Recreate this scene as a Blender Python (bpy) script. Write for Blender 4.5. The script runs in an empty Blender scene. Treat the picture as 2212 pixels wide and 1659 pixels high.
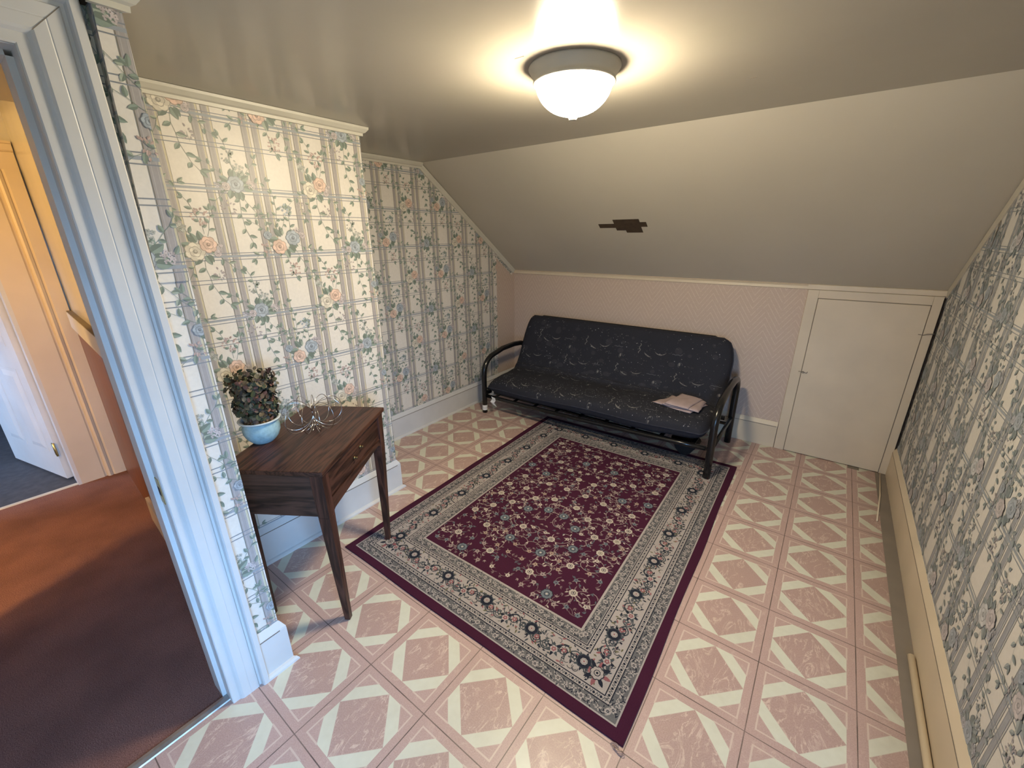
import bpy, math, random
from math import sin, cos, pi, radians, sqrt, floor as fl
from mathutils import Vector, Matrix, noise

SC = bpy.context.scene
COL = SC.collection

# ------------------------------------------------------------------ camera
cd = bpy.data.cameras.new('camera')
cam = bpy.data.objects.new('camera', cd)
COL.objects.link(cam)
SC.camera = cam
yaw, pitch, roll = -0.6453409, 0.33935074, -0.00851366
fw = Vector((sin(yaw) * cos(pitch), cos(yaw) * cos(pitch), -sin(pitch)))
rt = fw.cross(Vector((0, 0, 1))).normalized()
up = rt.cross(fw)
r2 = rt * cos(roll) + up * sin(roll)
u2 = -rt * sin(roll) + up * cos(roll)
m = Matrix((r2, u2, -fw)).transposed().to_4x4()
m.translation = Vector((1.1692232, -0.6147644, 1.5868992))
cam.matrix_world = m
cd.sensor_fit = 'HORIZONTAL'
cd.sensor_width = 36.0
cd.lens = 36.0 * 908.3087 / 2212.0
cd.clip_start = 0.02
cd.clip_end = 60

# ------------------------------------------------------------------ view, sky, window light
SC.view_settings.view_transform = 'Standard'
SC.view_settings.look = 'None'
SC.view_settings.exposure = 0.0
SC.view_settings.gamma = 1.0
SC.view_settings.use_curve_mapping = False
SC.cycles.max_bounces = 10
SC.cycles.diffuse_bounces = 6
SC.cycles.use_denoising = True
SC.cycles.sample_clamp_indirect = 6.0
SC.cycles.caustics_reflective = False
SC.cycles.caustics_refractive = False

SKY_STRENGTH = 45.0
LAMP_STRENGTH = 238.0
HALL_POWER = 140.0
world = bpy.data.worlds.new('daylight')
SC.world = world
world.use_nodes = True
wn, wl = world.node_tree.nodes, world.node_tree.links
bg = wn['Background']
tc = wn.new('ShaderNodeTexCoord')
sp = wn.new('ShaderNodeSeparateXYZ')
wl.new(tc.outputs['Generated'], sp.inputs[0])
cr = wn.new('ShaderNodeValToRGB')
cr.color_ramp.elements[0].position = 0.46
cr.color_ramp.elements[0].color = (0.05, 0.06, 0.055, 1)
cr.color_ramp.elements[1].position = 0.52
cr.color_ramp.elements[1].color = (0.215, 0.42, 0.74, 1)
e3 = cr.color_ramp.elements.new(0.85)
e3.color = (0.34, 0.64, 1.08, 1)
mr = wn.new('ShaderNodeMath')
mr.operation = 'MULTIPLY_ADD'
mr.inputs[1].default_value = 0.5
mr.inputs[2].default_value = 0.5
wl.new(sp.outputs[2], mr.inputs[0])
wl.new(mr.outputs[0], cr.inputs[0])
wl.new(cr.outputs[0], bg.inputs[0])
bg.inputs[1].default_value = SKY_STRENGTH


def portal(name, loc, direction, sx, sy):
    l = bpy.data.lights.new(name, 'AREA')
    l.shape = 'RECTANGLE'
    l.size, l.size_y = sx, sy
    l.cycles.is_portal = True
    o = bpy.data.objects.new(name, l)
    o.location = loc
    o.rotation_euler = Vector(direction).to_track_quat('-Z', 'Y').to_euler()
    COL.objects.link(o)


# window in the front wall of the alcove that opens to the right behind the camera
WIN_X0, WIN_X1, WIN_Z0, WIN_Z1, YW = 1.52, 2.12, 0.45, 1.78, -1.75
XA, YA = 2.25, -0.45          # alcove side wall, end of the right wall
portal('window_portal', ((WIN_X0 + WIN_X1) / 2, YW - .125, (WIN_Z0 + WIN_Z1) / 2), (0, 1, 0), WIN_X1 - WIN_X0, WIN_Z1 - WIN_Z0)
SW_Y0, SW_Y1 = -1.68, -0.52     # second window, in the alcove side wall
portal('side_window_portal', (XA + .125, (SW_Y0 + SW_Y1) / 2, (WIN_Z0 + WIN_Z1) / 2), (-1, 0, 0), SW_Y1 - SW_Y0, WIN_Z1 - WIN_Z0)
portal('far_window_portal', (-3.5, -2.52, 1.2), (0, 1, 0), 0.8, 0.9)

# the hall's own ceiling bulb
hl = bpy.data.lights.new('hall_bulb_light', 'POINT')
hl.energy = HALL_POWER
hl.color = (1.0, 0.58, 0.17)
hl.shadow_soft_size = 0.06
hlo = bpy.data.objects.new('hall_bulb_light', hl)
hlo.location = (-1.15, -1.72, 2.02)
COL.objects.link(hlo)

# ------------------------------------------------------------------ node helpers
MATS = {}


class N:
    """tiny node-graph writer"""

    def __init__(s, mat):
        s.t = mat.node_tree
        s.n = s.t.nodes
        s.l = s.t.links

    def put(s, sock, v):
        if isinstance(v, bpy.types.NodeSocket):
            s.l.new(v, sock)
        elif isinstance(v, (tuple, list)):
            sock.default_value = tuple(v) + ((1,) if len(v) == 3 and len(sock.default_value) == 4 else ())
        else:
            sock.default_value = v

    def m(s, op, a, b=None, c=None):
        x = s.n.new('ShaderNodeMath')
        x.operation = op
        s.put(x.inputs[0], a)
        if b is not None:
            s.put(x.inputs[1], b)
        if c is not None:
            s.put(x.inputs[2], c)
        return x.outputs[0]

    def mix(s, f, a, b):
        x = s.n.new('ShaderNodeMix')
        x.data_type = 'RGBA'
        s.put(x.inputs[0], f)
        s.put(x.inputs[6], a)
        s.put(x.inputs[7], b)
        return x.outputs[2]

    def noise(s, vec, scale, detail=3.0, rough=0.5, dist=0.0):
        x = s.n.new('ShaderNodeTexNoise')
        if vec is not None:
            s.l.new(vec, x.inputs['Vector'])
        x.inputs['Scale'].default_value = scale
        x.inputs['Detail'].default_value = detail
        x.inputs['Roughness'].default_value = rough
        x.inputs['Distortion'].default_value = dist
        return x.outputs[0]

    def ramp(s, f, stops):
        x = s.n.new('ShaderNodeValToRGB')
        e = x.color_ramp.elements
        while len(e) < len(stops):
            e.new(0.5)
        for i, (p, c) in enumerate(stops):
            e[i].position = p
            e[i].color = tuple(c) + (1,) if len(c) == 3 else c
        s.put(x.inputs[0], f)
        return x.outputs[0]

    def step(s, x, edge, soft):
        """0 below edge, 1 above"""
        y = s.n.new('ShaderNodeMapRange')
        y.inputs['From Min'].default_value = edge - soft
        y.inputs['From Max'].default_value = edge + soft
        s.put(y.inputs['Value'], x)
        return y.outputs[0]

    def obj(s):
        return s.n.new('ShaderNodeTexCoord').outputs['Object']

    def pos(s):
        return s.n.new('ShaderNodeNewGeometry').outputs['Position']

    def xyz(s, v):
        x = s.n.new('ShaderNodeSeparateXYZ')
        s.l.new(v, x.inputs[0])
        return x.outputs

    def scale(s, v, k):
        x = s.n.new('ShaderNodeMapping')
        s.l.new(v, x.inputs[0])
        x.inputs['Scale'].default_value = k
        return x.outputs[0]

    def bump(s, h, strength, dist=0.002):
        x = s.n.new('ShaderNodeBump')
        x.inputs['Strength'].default_value = strength
        x.inputs['Distance'].default_value = dist
        s.put(x.inputs['Height'], h)
        s.l.new(x.outputs[0], s.n['Principled BSDF'].inputs['Normal'])

    def base(s, c):
        s.put(s.n['Principled BSDF'].inputs['Base Color'], c)

    def rough(s, c):
        s.put(s.n['Principled BSDF'].inputs['Roughness'], c)


def mat(name, color, rough=0.6, var=0.08, scale=6.0, metal=0.0, bump=0.0, bscale=60.0, spec=0.5, coat=0.0, tint=None):
    if name in MATS:
        return MATS[name]
    mt = bpy.data.materials.new(name)
    mt.use_nodes = True
    g = N(mt)
    b = g.n['Principled BSDF']
    b.inputs['Roughness'].default_value = rough
    b.inputs['Metallic'].default_value = metal
    b.inputs['Specular IOR Level'].default_value = spec
    b.inputs['Coat Weight'].default_value = coat
    lo = [c * (1 - var) for c in (tint or color)]
    hi = [min(1, c * (1 + var)) for c in color]
    n = g.noise(g.pos(), scale, 4)
    g.base(g.ramp(n, [(0.32, lo), (0.68, hi)]))
    if bump:
        g.bump(g.noise(g.pos(), bscale, 3), bump)
    MATS[name] = mt
    return mt


def new_mat(name):
    mt = bpy.data.materials.new(name)
    mt.use_nodes = True
    MATS[name] = mt
    return mt, N(mt)


# painted pigments -------------------------------------------------
CREAM = (0.68, 0.64, 0.585)
mat('white_paint', (0.58, 0.575, 0.57), 0.45, 0.05, 5, bump=0.12, bscale=9)
mat('cream_paint', (0.60, 0.51, 0.385), 0.42, 0.05, 4, bump=0.12, bscale=9)
mat('aged_trim', (0.56, 0.54, 0.47), 0.4, 0.06, 5)
mat('ceiling_paint', (0.405, 0.37, 0.315), 0.20, 0.035, 1.6, bump=0.15, bscale=5, spec=0.28)
mat('slope_paint', (0.52, 0.485, 0.415), 0.5, 0.035, 1.6, bump=0.10, bscale=7)
mat('dark_gap', (0.03, 0.022, 0.018), 0.9)
mat('joint', (0.20, 0.17, 0.14), 0.9)
mat('black_metal', (0.008, 0.008, 0.009), 0.22, 0.1)
mat('brass', (0.55, 0.42, 0.16), 0.35, 0.2, 40, metal=1.0)
mat('dark_brass', (0.16, 0.11, 0.05), 0.45, 0.2, 60, metal=1.0)
mat('steel_strip', (0.36, 0.35, 0.34), 0.4, 0.15, 30, metal=0.7)
mat('chrome_wire', (0.62, 0.58, 0.56), 0.18, 0.1, metal=1.0)
mat('paper', (0.75, 0.75, 0.75), 0.7)
mat('print_grey', (0.35, 0.35, 0.38), 0.7)
mat('cloth', (0.36, 0.28, 0.28), 0.9, 0.06, 20, bump=0.3, bscale=400)
mat('glaze', (0.30, 0.45, 0.50), 0.25, 0.12, 70, bump=0.05, bscale=90)
mat('glaze_rim', (0.50, 0.55, 0.57), 0.25, 0.05)
mat('moss', (0.20, 0.13, 0.075), 0.95, 0.4, 60, bump=0.6, bscale=150)
mat('bark', (0.06, 0.045, 0.03), 0.9, 0.3)
mat('mattress_side', (0.022, 0.024, 0.038), 0.95, 0.3, 30)
mat('far_floor', (0.055, 0.06, 0.075), 0.8, 0.2, 20)
mat('far_wall', (0.5, 0.5, 0.52), 0.7)
mat('hall_paint', (0.56, 0.54, 0.50), 0.18, 0.04, 3)
mt, g = new_mat('window_glass')
tr_ = g.n.new('ShaderNodeBsdfTransparent')
tr_.inputs[0].default_value = (.93, .96, .97, 1)
gl_ = g.n.new('ShaderNodeBsdfGlossy')
gl_.inputs['Roughness'].default_value = 0.03
fr_ = g.n.new('ShaderNodeFresnel')
mx_ = g.n.new('ShaderNodeMixShader')
g.l.new(fr_.outputs[0], mx_.inputs[0])
g.l.new(tr_.outputs[0], mx_.inputs[1])
g.l.new(gl_.outputs[0], mx_.inputs[2])
g.l.new(mx_.outputs[0], g.n['Material Output'].inputs['Surface'])
g.n.remove(g.n['Principled BSDF'])

# art material: pigment carried by the mesh colour attribute
mt, g = new_mat('wallpaper_print')
at = g.n.new('ShaderNodeAttribute')
at.attribute_name = 'Col'
nz = g.noise(g.pos(), 90, 2)
f = g.m('MULTIPLY_ADD', nz, 0.16, 0.92)
vm = g.n.new('ShaderNodeVectorMath')
vm.operation = 'SCALE'
g.l.new(at.outputs['Color'], vm.inputs[0])
g.l.new(f, vm.inputs['Scale'])
g.base(vm.outputs[0])
g.rough(0.42)
mt, g = new_mat('textile_print')
at = g.n.new('ShaderNodeAttribute')
at.attribute_name = 'Col'
nz = g.noise(g.pos(), 420, 2)
nz2 = g.noise(g.pos(), 5, 2)
f = g.m('ADD', g.m('MULTIPLY', nz, 0.9), g.m('MULTIPLY_ADD', nz2, 0.3, 0.40))
vm = g.n.new('ShaderNodeVectorMath')
vm.operation = 'SCALE'
g.l.new(at.outputs['Color'], vm.inputs[0])
g.l.new(f, vm.inputs['Scale'])
g.base(vm.outputs[0])
g.rough(0.95)
g.n['Principled BSDF'].inputs['Specular IOR Level'].default_value = 0.15
g.bump(nz, 0.7, 0.003)

# vinyl tile floor: 12 inch tiles, woven bands round a marbled square
T = 0.3048
mt, g = new_mat('vinyl_tile')
P = g.pos()
x, y, z = g.xyz(P)
tu = g.m('DIVIDE', x, T)
tv = g.m('DIVIDE', y, T)
cu = g.m('SUBTRACT', g.m('FRACT', tu), 0.5)
cv = g.m('SUBTRACT', g.m('FRACT', tv), 0.5)
au, av = g.m('ABSOLUTE', cu), g.m('ABSOLUTE', cv)
mx = g.m('MAXIMUM', au, av)
sm = g.m('ADD', au, av)
H, W = 0.405, 0.205
inside = g.m('LESS_THAN', mx, H)
cream = g.m('MULTIPLY', inside, g.m('MULTIPLY', g.step(sm, H, 0.006), g.m('SUBTRACT', 1.0, g.step(sm, H + W, 0.006))))
diamond = g.m('MULTIPLY', inside, g.m('LESS_THAN', sm, H))
corner = g.m('GREATER_THAN', sm, H + W)
fine = g.m('MULTIPLY', corner, g.m('LESS_THAN', g.m('ABSOLUTE', g.m('SUBTRACT', mx, H)), 0.009))
seam = g.m('GREATER_THAN', mx, 0.4945)
tid = g.n.new('ShaderNodeCombineXYZ')
g.l.new(g.m('FLOOR', tu), tid.inputs[0])
g.l.new(g.m('FLOOR', tv), tid.inputs[1])
wn_ = g.n.new('ShaderNodeTexWhiteNoise')
wn_.noise_dimensions = '3D'
g.l.new(tid.outputs[0], wn_.inputs['Vector'])
off = g.n.new('ShaderNodeVectorMath')
off.operation = 'MULTIPLY_ADD'
g.l.new(wn_.outputs['Color'], off.inputs[0])
off.inputs[1].default_value = (0, 0, 3)
g.l.new(P, off.inputs[2])
ND = off.outputs[0]
sc_ = g.scale(ND, (1.0, 0.45, 1.0))
vein = g.noise(sc_, 13, 5, 0.6, 1.4)
vline = g.m('SUBTRACT', 1.0, g.step(g.m('ABSOLUTE', g.m('SUBTRACT', vein, 0.5)), 0.012, 0.012))
gran = g.noise(P, 260, 3)
blot = g.noise(ND, 24, 4)
pink = g.mix(g.step(gran, 0.5, 0.2), (0.43, 0.29, 0.26), (0.52, 0.375, 0.34))
pink2 = g.mix(g.step(gran, 0.5, 0.2), (0.385, 0.255, 0.225), (0.49, 0.35, 0.315))
dcol = g.mix(g.m('MULTIPLY', vline, g.step(blot, 0.46, 0.12)), pink2, (0.64, 0.50, 0.43))
band = g.mix(g.m('MULTIPLY', vline, g.m('MULTIPLY', g.step(blot, 0.56, 0.1), 0.5)), pink, (0.62, 0.47, 0.41))
cc = g.mix(g.noise(P, 40, 3), (0.60, 0.59, 0.48), (0.66, 0.66, 0.55))
c = g.mix(diamond, band, dcol)
c = g.mix(cream, c, cc)
c = g.mix(g.m('MULTIPLY', fine, 0.8), c, (0.64, 0.52, 0.45))
grime = g.step(g.noise(P, 9, 4), 0.42, 0.25)
c = g.mix(g.m('MULTIPLY', seam, g.m('MULTIPLY_ADD', grime, 0.5, 0.4)), c, (0.05, 0.035, 0.03))
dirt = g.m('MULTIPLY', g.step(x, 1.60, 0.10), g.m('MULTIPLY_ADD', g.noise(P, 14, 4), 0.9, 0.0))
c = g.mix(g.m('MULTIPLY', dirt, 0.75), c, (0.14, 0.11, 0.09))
scuff = g.step(g.noise(P, 3.2, 5, 0.65), 0.60, 0.12)
c = g.mix(g.m('MULTIPLY', scuff, 0.14), c, (0.30, 0.24, 0.19))
g.base(c)
g.rough(g.m('MULTIPLY_ADD', g.noise(P, 30, 3), 0.25, 0.26))
g.bump(g.m('SUBTRACT', g.m('MULTIPLY', gran, 0.25), seam), 0.25, 0.001)

# hall carpet
mt, g = new_mat('hall_carpet')
P = g.pos()
gr = g.noise(P, 330, 3)
c = g.ramp(gr, [(0.3, (0.13, 0.062, 0.052)), (0.55, (0.27, 0.135, 0.11)), (0.75, (0.38, 0.215, 0.175))])
c = g.mix(g.m('MULTIPLY', g.step(g.noise(P, 4, 3), 0.55, 0.15), 0.35), c, (0.06, 0.035, 0.035))
g.base(c)
g.rough(1.0)
g.n['Principled BSDF'].inputs['Specular IOR Level'].default_value = 0.1
g.bump(gr, 0.9, 0.004)

# knee wall paper: raised zig-zag lines
mt, g = new_mat('chevron_paper')
P = g.pos()
x, y, z = g.xyz(P)
xx = g.m('ADD', x, y)
ph = g.m('DIVIDE', xx, 0.19)
tri = g.m('ABSOLUTE', g.m('SUBTRACT', g.m('FRACT', ph), 0.5))
zz = g.m('SUBTRACT', z, g.m('MULTIPLY', tri, 0.29))
rows = g.m('FRACT', g.m('DIVIDE', zz, 0.050))
line = g.m('LESS_THAN', rows, 0.20)
grp = g.m('FRACT', g.m('DIVIDE', zz, 0.150))
keep = g.m('LESS_THAN', grp, 0.74)
line = g.m('MULTIPLY', line, g.step(g.noise(P, 60, 3), 0.42, 0.12))
line = g.m('MULTIPLY', line, keep)
gr = g.noise(P, 160, 3)
c = g.mix(gr, (0.47, 0.365, 0.30), (0.54, 0.43, 0.355))
c = g.mix(g.m('MULTIPLY', line, 0.42), c, (0.66, 0.57, 0.48))
g.base(c)
g.rough(0.6)
g.bump(g.m('ADD', line, g.m('MULTIPLY', gr, 0.5)), 0.25, 0.001)


def wood(name, dark, mid, axis, rough=0.35, k=1.0):
    mt, g = new_mat(name)
    P = g.obj()
    s = [14 * k, 14 * k, 14 * k]
    s[axis] = 0.9 * k
    v = g.scale(P, tuple(s))
    n1 = g.noise(v, 0.8, 4, 0.55, 1.2)
    n2 = g.noise(g.scale(P, tuple(q * 9 for q in s)), 2.2, 3)
    w = g.m('FRACT', g.m('MULTIPLY', n1, 7.0))
    w = g.m('ABSOLUTE', g.m('SUBTRACT', w, 0.5))
    f = g.m('ADD', g.m('MULTIPLY', w, 1.1), g.m('MULTIPLY', n2, 0.5))
    g.base(g.ramp(f, [(0.22, dark), (0.42, tuple(.55 * q for q in mid)), (0.72, tuple(1.15 * q for q in mid))]))
    g.rough(rough)
    g.bump(n2, 0.08, 0.001)
    return mt


wood('walnut_x', (0.013, 0.006, 0.0045), (0.062, 0.026, 0.017), 0, 0.42).node_tree.nodes['Principled BSDF'].inputs['Specular IOR Level'].default_value = .3
wood('walnut_z', (0.018, 0.008, 0.006), (0.070, 0.028, 0.019), 2, 0.42).node_tree.nodes['Principled BSDF'].inputs['Specular IOR Level'].default_value = .3
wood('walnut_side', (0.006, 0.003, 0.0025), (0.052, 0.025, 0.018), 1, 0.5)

mt, g = new_mat('hall_panelling')
P = g.pos()
x, y, z = g.xyz(P)
gv = g.m('LESS_THAN', g.m('FRACT', g.m('DIVIDE', x, 0.10)), 0.06)
n1 = g.noise(g.scale(P, (30, 30, 1.4)), 2.0, 4, 0.6, 0.8)
c = g.ramp(n1, [(0.3, (0.10, 0.035, 0.016)), (0.7, (0.23, 0.088, 0.04))])
c = g.mix(g.m('MULTIPLY', gv, 0.6), c, (0.03, 0.012, 0.006))
g.base(c)
g.rough(0.4)

mt, g = new_mat('leaf_print')
at = g.n.new('ShaderNodeAttribute')
at.attribute_name = 'Col'
g.base(at.outputs['Color'])
g.rough(0.7)

mt, g = new_mat('lit_glass')
b = g.n['Principled BSDF']
g.base((0.9, 0.85, 0.75))
b.inputs['Emission Color'].default_value = (1.0, 0.85, 0.60, 1)
b.inputs['Emission Strength'].default_value = LAMP_STRENGTH
g.rough(g.m('MULTIPLY_ADD', g.noise(g.pos(), 20), 0.1, 0.3))


# ------------------------------------------------------------------ mesh helpers
class MB:
    def __init__(s):
        s.v, s.f, s.mi, s.sm, s.mats = [], [], [], [], []

    def slot(s, name):
        if name not in s.mats:
            s.mats.append(name)
        return s.mats.index(name)

    def add(s, vs, fs, material, smooth=False):
        o = len(s.v)
        k = s.slot(material)
        s.v += [tuple(q) for q in vs]
        for f_ in fs:
            s.f.append(tuple(i + o for i in f_))
            s.mi.append(k)
            s.sm.append(smooth)
        return s

    def box(s, lo, hi, material, M=None):
        x0, y0, z0 = lo
        x1, y1, z1 = hi
        vs = [(x0, y0, z0), (x1, y0, z0), (x1, y1, z0), (x0, y1, z0), (x0, y0, z1), (x1, y0, z1), (x1, y1, z1), (x0, y1, z1)]
        if M:
            vs = [M @ Vector(q) for q in vs]
        return s.add(vs, [(3, 2, 1, 0), (4, 5, 6, 7), (0, 1, 5, 4), (1, 2, 6, 5), (2, 3, 7, 6), (3, 0, 4, 7)], material)

    def hexa(s, a, b, material):
        """a: 4 lower points, b: 4 upper points, both counter-clockwise from above"""
        return s.add(list(a) + list(b), [(3, 2, 1, 0), (4, 5, 6, 7), (0, 1, 5, 4), (1, 2, 6, 5), (2, 3, 7, 6), (3, 0, 4, 7)], material)

    def prism(s, poly, d, material):
        """poly: planar 3D loop, extruded by vector d"""
        n = len(poly)
        d = Vector(d)
        a = [Vector(p) for p in poly]
        vs = a + [p + d for p in a]
        fs = [tuple(range(n))[::-1], tuple(range(n, 2 * n))]
        for i in range(n):
            j = (i + 1) % n
            fs.append((i, j, j + n, i + n))
        return s.add(vs, fs, material)

    def run(s, prof, p0, p1, out, material, upv=(0, 0, 1), m0=0.0, m1=0.0):
        """sweep a profile [(out, up)...] from p0 to p1; m0/m1 shear the ends (mitre) per unit 'out'"""
        p0, p1, out, upv = Vector(p0), Vector(p1), Vector(out), Vector(upv)
        d = (p1 - p0).normalized()
        a = [p0 + out * q[0] + upv * q[1] + d * (q[0] * m0) for q in prof]
        b = [p1 + out * q[0] + upv * q[1] + d * (q[0] * m1) for q in prof]
        n = len(prof)
        fs = [tuple(range(n)), tuple(range(2 * n - 1, n - 1, -1))]
        for i in range(n):
            j = (i + 1) % n
            fs.append((i, i + n, j + n, j))
        return s.add(a + b, fs, material)

    def tube(s, pts, r, material, seg=12, closed=False, caps=True, flat=None):
        pts = [Vector(p) for p in pts]
        n = len(pts)
        vs, fs = [], []
        t0 = (pts[1] - pts[0]).normalized()
        ref = Vector((0, 0, 1)) if abs(t0.z) < 0.9 else Vector((1, 0, 0))
        nrm = t0.cross(ref).normalized()
        for i in range(n):
            if closed:
                t = (pts[(i + 1) % n] - pts[i - 1]).normalized()
            else:
                t = (pts[min(i + 1, n - 1)] - pts[max(i - 1, 0)]).normalized()
            nrm = (nrm - t * nrm.dot(t)).normalized()
            bi = t.cross(nrm)
            rr = r[i] if isinstance(r, (list, tuple)) else r
            for k in range(seg):
                a = 2 * pi * k / seg
                vs.append(pts[i] + (nrm * cos(a) + bi * sin(a)) * rr)
        m_ = n if closed else n - 1
        for i in range(m_):
            for k in range(seg):
                a, b = i * seg + k, i * seg + (k + 1) % seg
                c_, d_ = ((i + 1) % n) * seg + (k + 1) % seg, ((i + 1) % n) * seg + k
                fs.append((a, b, c_, d_))
        if caps and not closed:
            fs.append(tuple(range(seg))[::-1])
            fs.append(tuple((n - 1) * seg + k for k in range(seg)))
        return s.add(vs, fs, material, True)

    def lathe(s, prof, c, material, seg=48):
        """prof: [(r, z)...]"""
        vs, fs = [], []
        n = len(prof)
        for (r, z) in prof:
            for k in range(seg):
                a = 2 * pi * k / seg
                vs.append((c[0] + r * cos(a), c[1] + r * sin(a), c[2] + z))
        for i in range(n - 1):
            for k in range(seg):
                k2 = (k + 1) % seg
                fs.append((i * seg + k, i * seg + k2, (i + 1) * seg + k2, (i + 1) * seg + k))
        return s.add(vs, fs, material, True)

    def build(s, name, parent=None, loc=None, bevel=0.0, col=None):
        me = bpy.data.meshes.new(name)
        L = Vector(loc) if loc is not None else Vector((0, 0, 0))
        me.from_pydata([tuple(Vector(q) - L) for q in s.v] if loc is not None else s.v, [], s.f)
        for mname in s.mats:
            me.materials.append(MATS[mname])
        me.polygons.foreach_set('material_index', s.mi)
        me.polygons.foreach_set('use_smooth', s.sm)
        if col is not None:
            ca = me.color_attributes.new('Col', 'FLOAT_COLOR', 'CORNER')
            buf = []
            for i, f_ in enumerate(s.f):
                cc_ = col[i] if i < len(col) and col[i] else (0.5, 0.5, 0.5)
                buf += [cc_[0], cc_[1], cc_[2], 1.0] * len(f_)
            ca.data.foreach_set('color', buf)
        me.update()
        o = bpy.data.objects.new(name, me)
        COL.objects.link(o)
        if loc is not None:
            o.location = L
        if parent is not None:
            o.parent = parent
            o.matrix_parent_inverse = Matrix.Identity(4)
            o.location = L - parent.location
        if bevel:
            md = o.modifiers.new('bevel', 'BEVEL')
            md.width = bevel
            md.segments = 2
            md.limit_method = 'ANGLE'
            md.angle_limit = radians(40)
        return o


def tag(o, label=None, cat=None, group=None, kind=None):
    if label:
        o['label'] = label
    if cat:
        o['category'] = cat
    if group:
        o['group'] = group
    if kind:
        o['kind'] = kind
    return o


def thing(name, loc, label, cat, group=None):
    o = bpy.data.objects.new(name, None)
    o.empty_display_size = 0.1
    COL.objects.link(o)
    o.location = loc
    return tag(o, label, cat, group)


def struct(o, label=None, cat=None):
    return tag(o, label, cat, None, 'structure')


# ------------------------------------------------------------------ flat ornament ("art"): polygons printed on a surface
class Art:
    def __init__(s):
        s.p = []          # (points, colour, layer)

    def poly(s, pts, c, k=0):
        s.p.append((pts, c, k))

    def line(s, pts, w, c, k=0):
        for (a, b) in zip(pts[:-1], pts[1:]):
            dx, dy = b[0] - a[0], b[1] - a[1]
            L = sqrt(dx * dx + dy * dy) or 1e-9
            nx, ny = -dy / L * w / 2, dx / L * w / 2
            ex, ey = dx / L * w * 0.3, dy / L * w * 0.3
            s.poly([(a[0] + nx - ex, a[1] + ny - ey), (a[0] - nx - ex, a[1] - ny - ey), (b[0] - nx + ex, b[1] - ny + ey), (b[0] + nx + ex, b[1] + ny + ey)], c, k)

    def disc(s, cx, cy, r, c, k=0, n=8, sx=1.0, sy=1.0, a0=0.0):
        s.poly([(cx + r * sx * cos(a0 + 2 * pi * i / n), cy + r * sy * sin(a0 + 2 * pi * i / n)) for i in range(n)], c, k)

    def leaf(s, x, y, ang, L, w, c, k=0, c2=None):
        ca, sa = cos(ang), sin(ang)
        T_ = lambda u, v: (x + u * ca - v * sa, y + u * sa + v * ca)
        up_ = [(0.0, 0), (.22 * L, .42 * w), (.5 * L, .5 * w), (.78 * L, .3 * w), (L, 0)]
        dn = [(.78 * L, -.3 * w), (.5 * L, -.5 * w), (.22 * L, -.42 * w)]
        s.poly([T_(*q) for q in up_ + dn], c, k)
        if c2:
            s.poly([T_(*q) for q in up_], c2, k + 1)

    def petals(s, cx, cy, r, n, c, k, a0=0.0, rl=0.45, w=0.55):
        for i in range(n):
            a = a0 + 2 * pi * i / n
            s.disc(cx + r * (1 - rl) * cos(a), cy + r * (1 - rl) * sin(a), r * rl, c, k, 7, 1, 1, a)


def shade(c, k):
    return tuple(max(0, min(1, q * k)) for q in c)


RNG = random.Random(7)


def rose(A, cx, cy, r, c, k=2, R=RNG):
    dk, lt = shade(c, 0.62), shade(c, 1.22)
    n = 7
    a0 = R.random() * 6
    for i in range(n):
        a = a0 + 2 * pi * i / n
        A.disc(cx + .60 * r * cos(a), cy + .60 * r * sin(a), .46 * r, dk, k, 9)
        A.disc(cx + .57 * r * cos(a), cy + .57 * r * sin(a), .41 * r, lt if i % 2 else c, k + 1, 9)
    for i in range(5):
        a = a0 + .5 + 2 * pi * i / 5
        A.disc(cx + .30 * r * cos(a), cy + .30 * r * sin(a), .33 * r, dk, k + 2, 8)
        A.disc(cx + .27 * r * cos(a), cy + .27 * r * sin(a), .28 * r, lt if i % 2 else shade(c, .95), k + 3, 8)
    A.disc(cx, cy, .24 * r, shade(c, .5), k + 4, 8)
    A.disc(cx + .04 * r, cy + .05 * r, .13 * r, shade(c, .85), k + 5, 6)


GREEN = (0.245, 0.305, 0.26)
GREEN2 = (0.34, 0.385, 0.32)
BLUE = (0.33, 0.37, 0.41)
PEACH = (0.60, 0.44, 0.36)
CRM = (0.58, 0.54, 0.46)
PINKB = (0.56, 0.42, 0.38)


def sprig(A, x, y, ang, n, L, c=GREEN, R=RNG, w=.0012, curl=.25, k=1):
    pts = [(x, y)]
    a = ang
    for i in range(n):
        a += R.uniform(-.1, .1) + curl * (1 if i % 2 else -.4)
        x += L * cos(a)
        y += L * sin(a)
        pts.append((x, y))
        s_ = 1 if i % 2 else -1
        A.leaf(x, y, a + s_ * R.uniform(.7, 1.1), L * R.uniform(.75, 1.15), L * .5, c if R.random() < .6 else GREEN2, k + 1, shade(c, .68))
    A.leaf(x, y, a, L * 1.0, L * .45, c, k + 1, shade(c, .7))
    A.line(pts, w, shade(c, .8), k)


def berries(A, x, y, r, n, c, R=RNG):
    for i in range(n):
        a, q = R.random() * 2 * pi, r * sqrt(R.random())
        px, py = x + q * cos(a), y + q * sin(a)
        A.leaf(px, py, a + R.uniform(-.5, .5), .011, .0065, shade(c, R.uniform(.72, 1.1)), 2, shade(c, .7))
    A.line([(x, y), (x + r * .2, y - r * 1.5)], .001, shade(GREEN, .9), 1)


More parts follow.
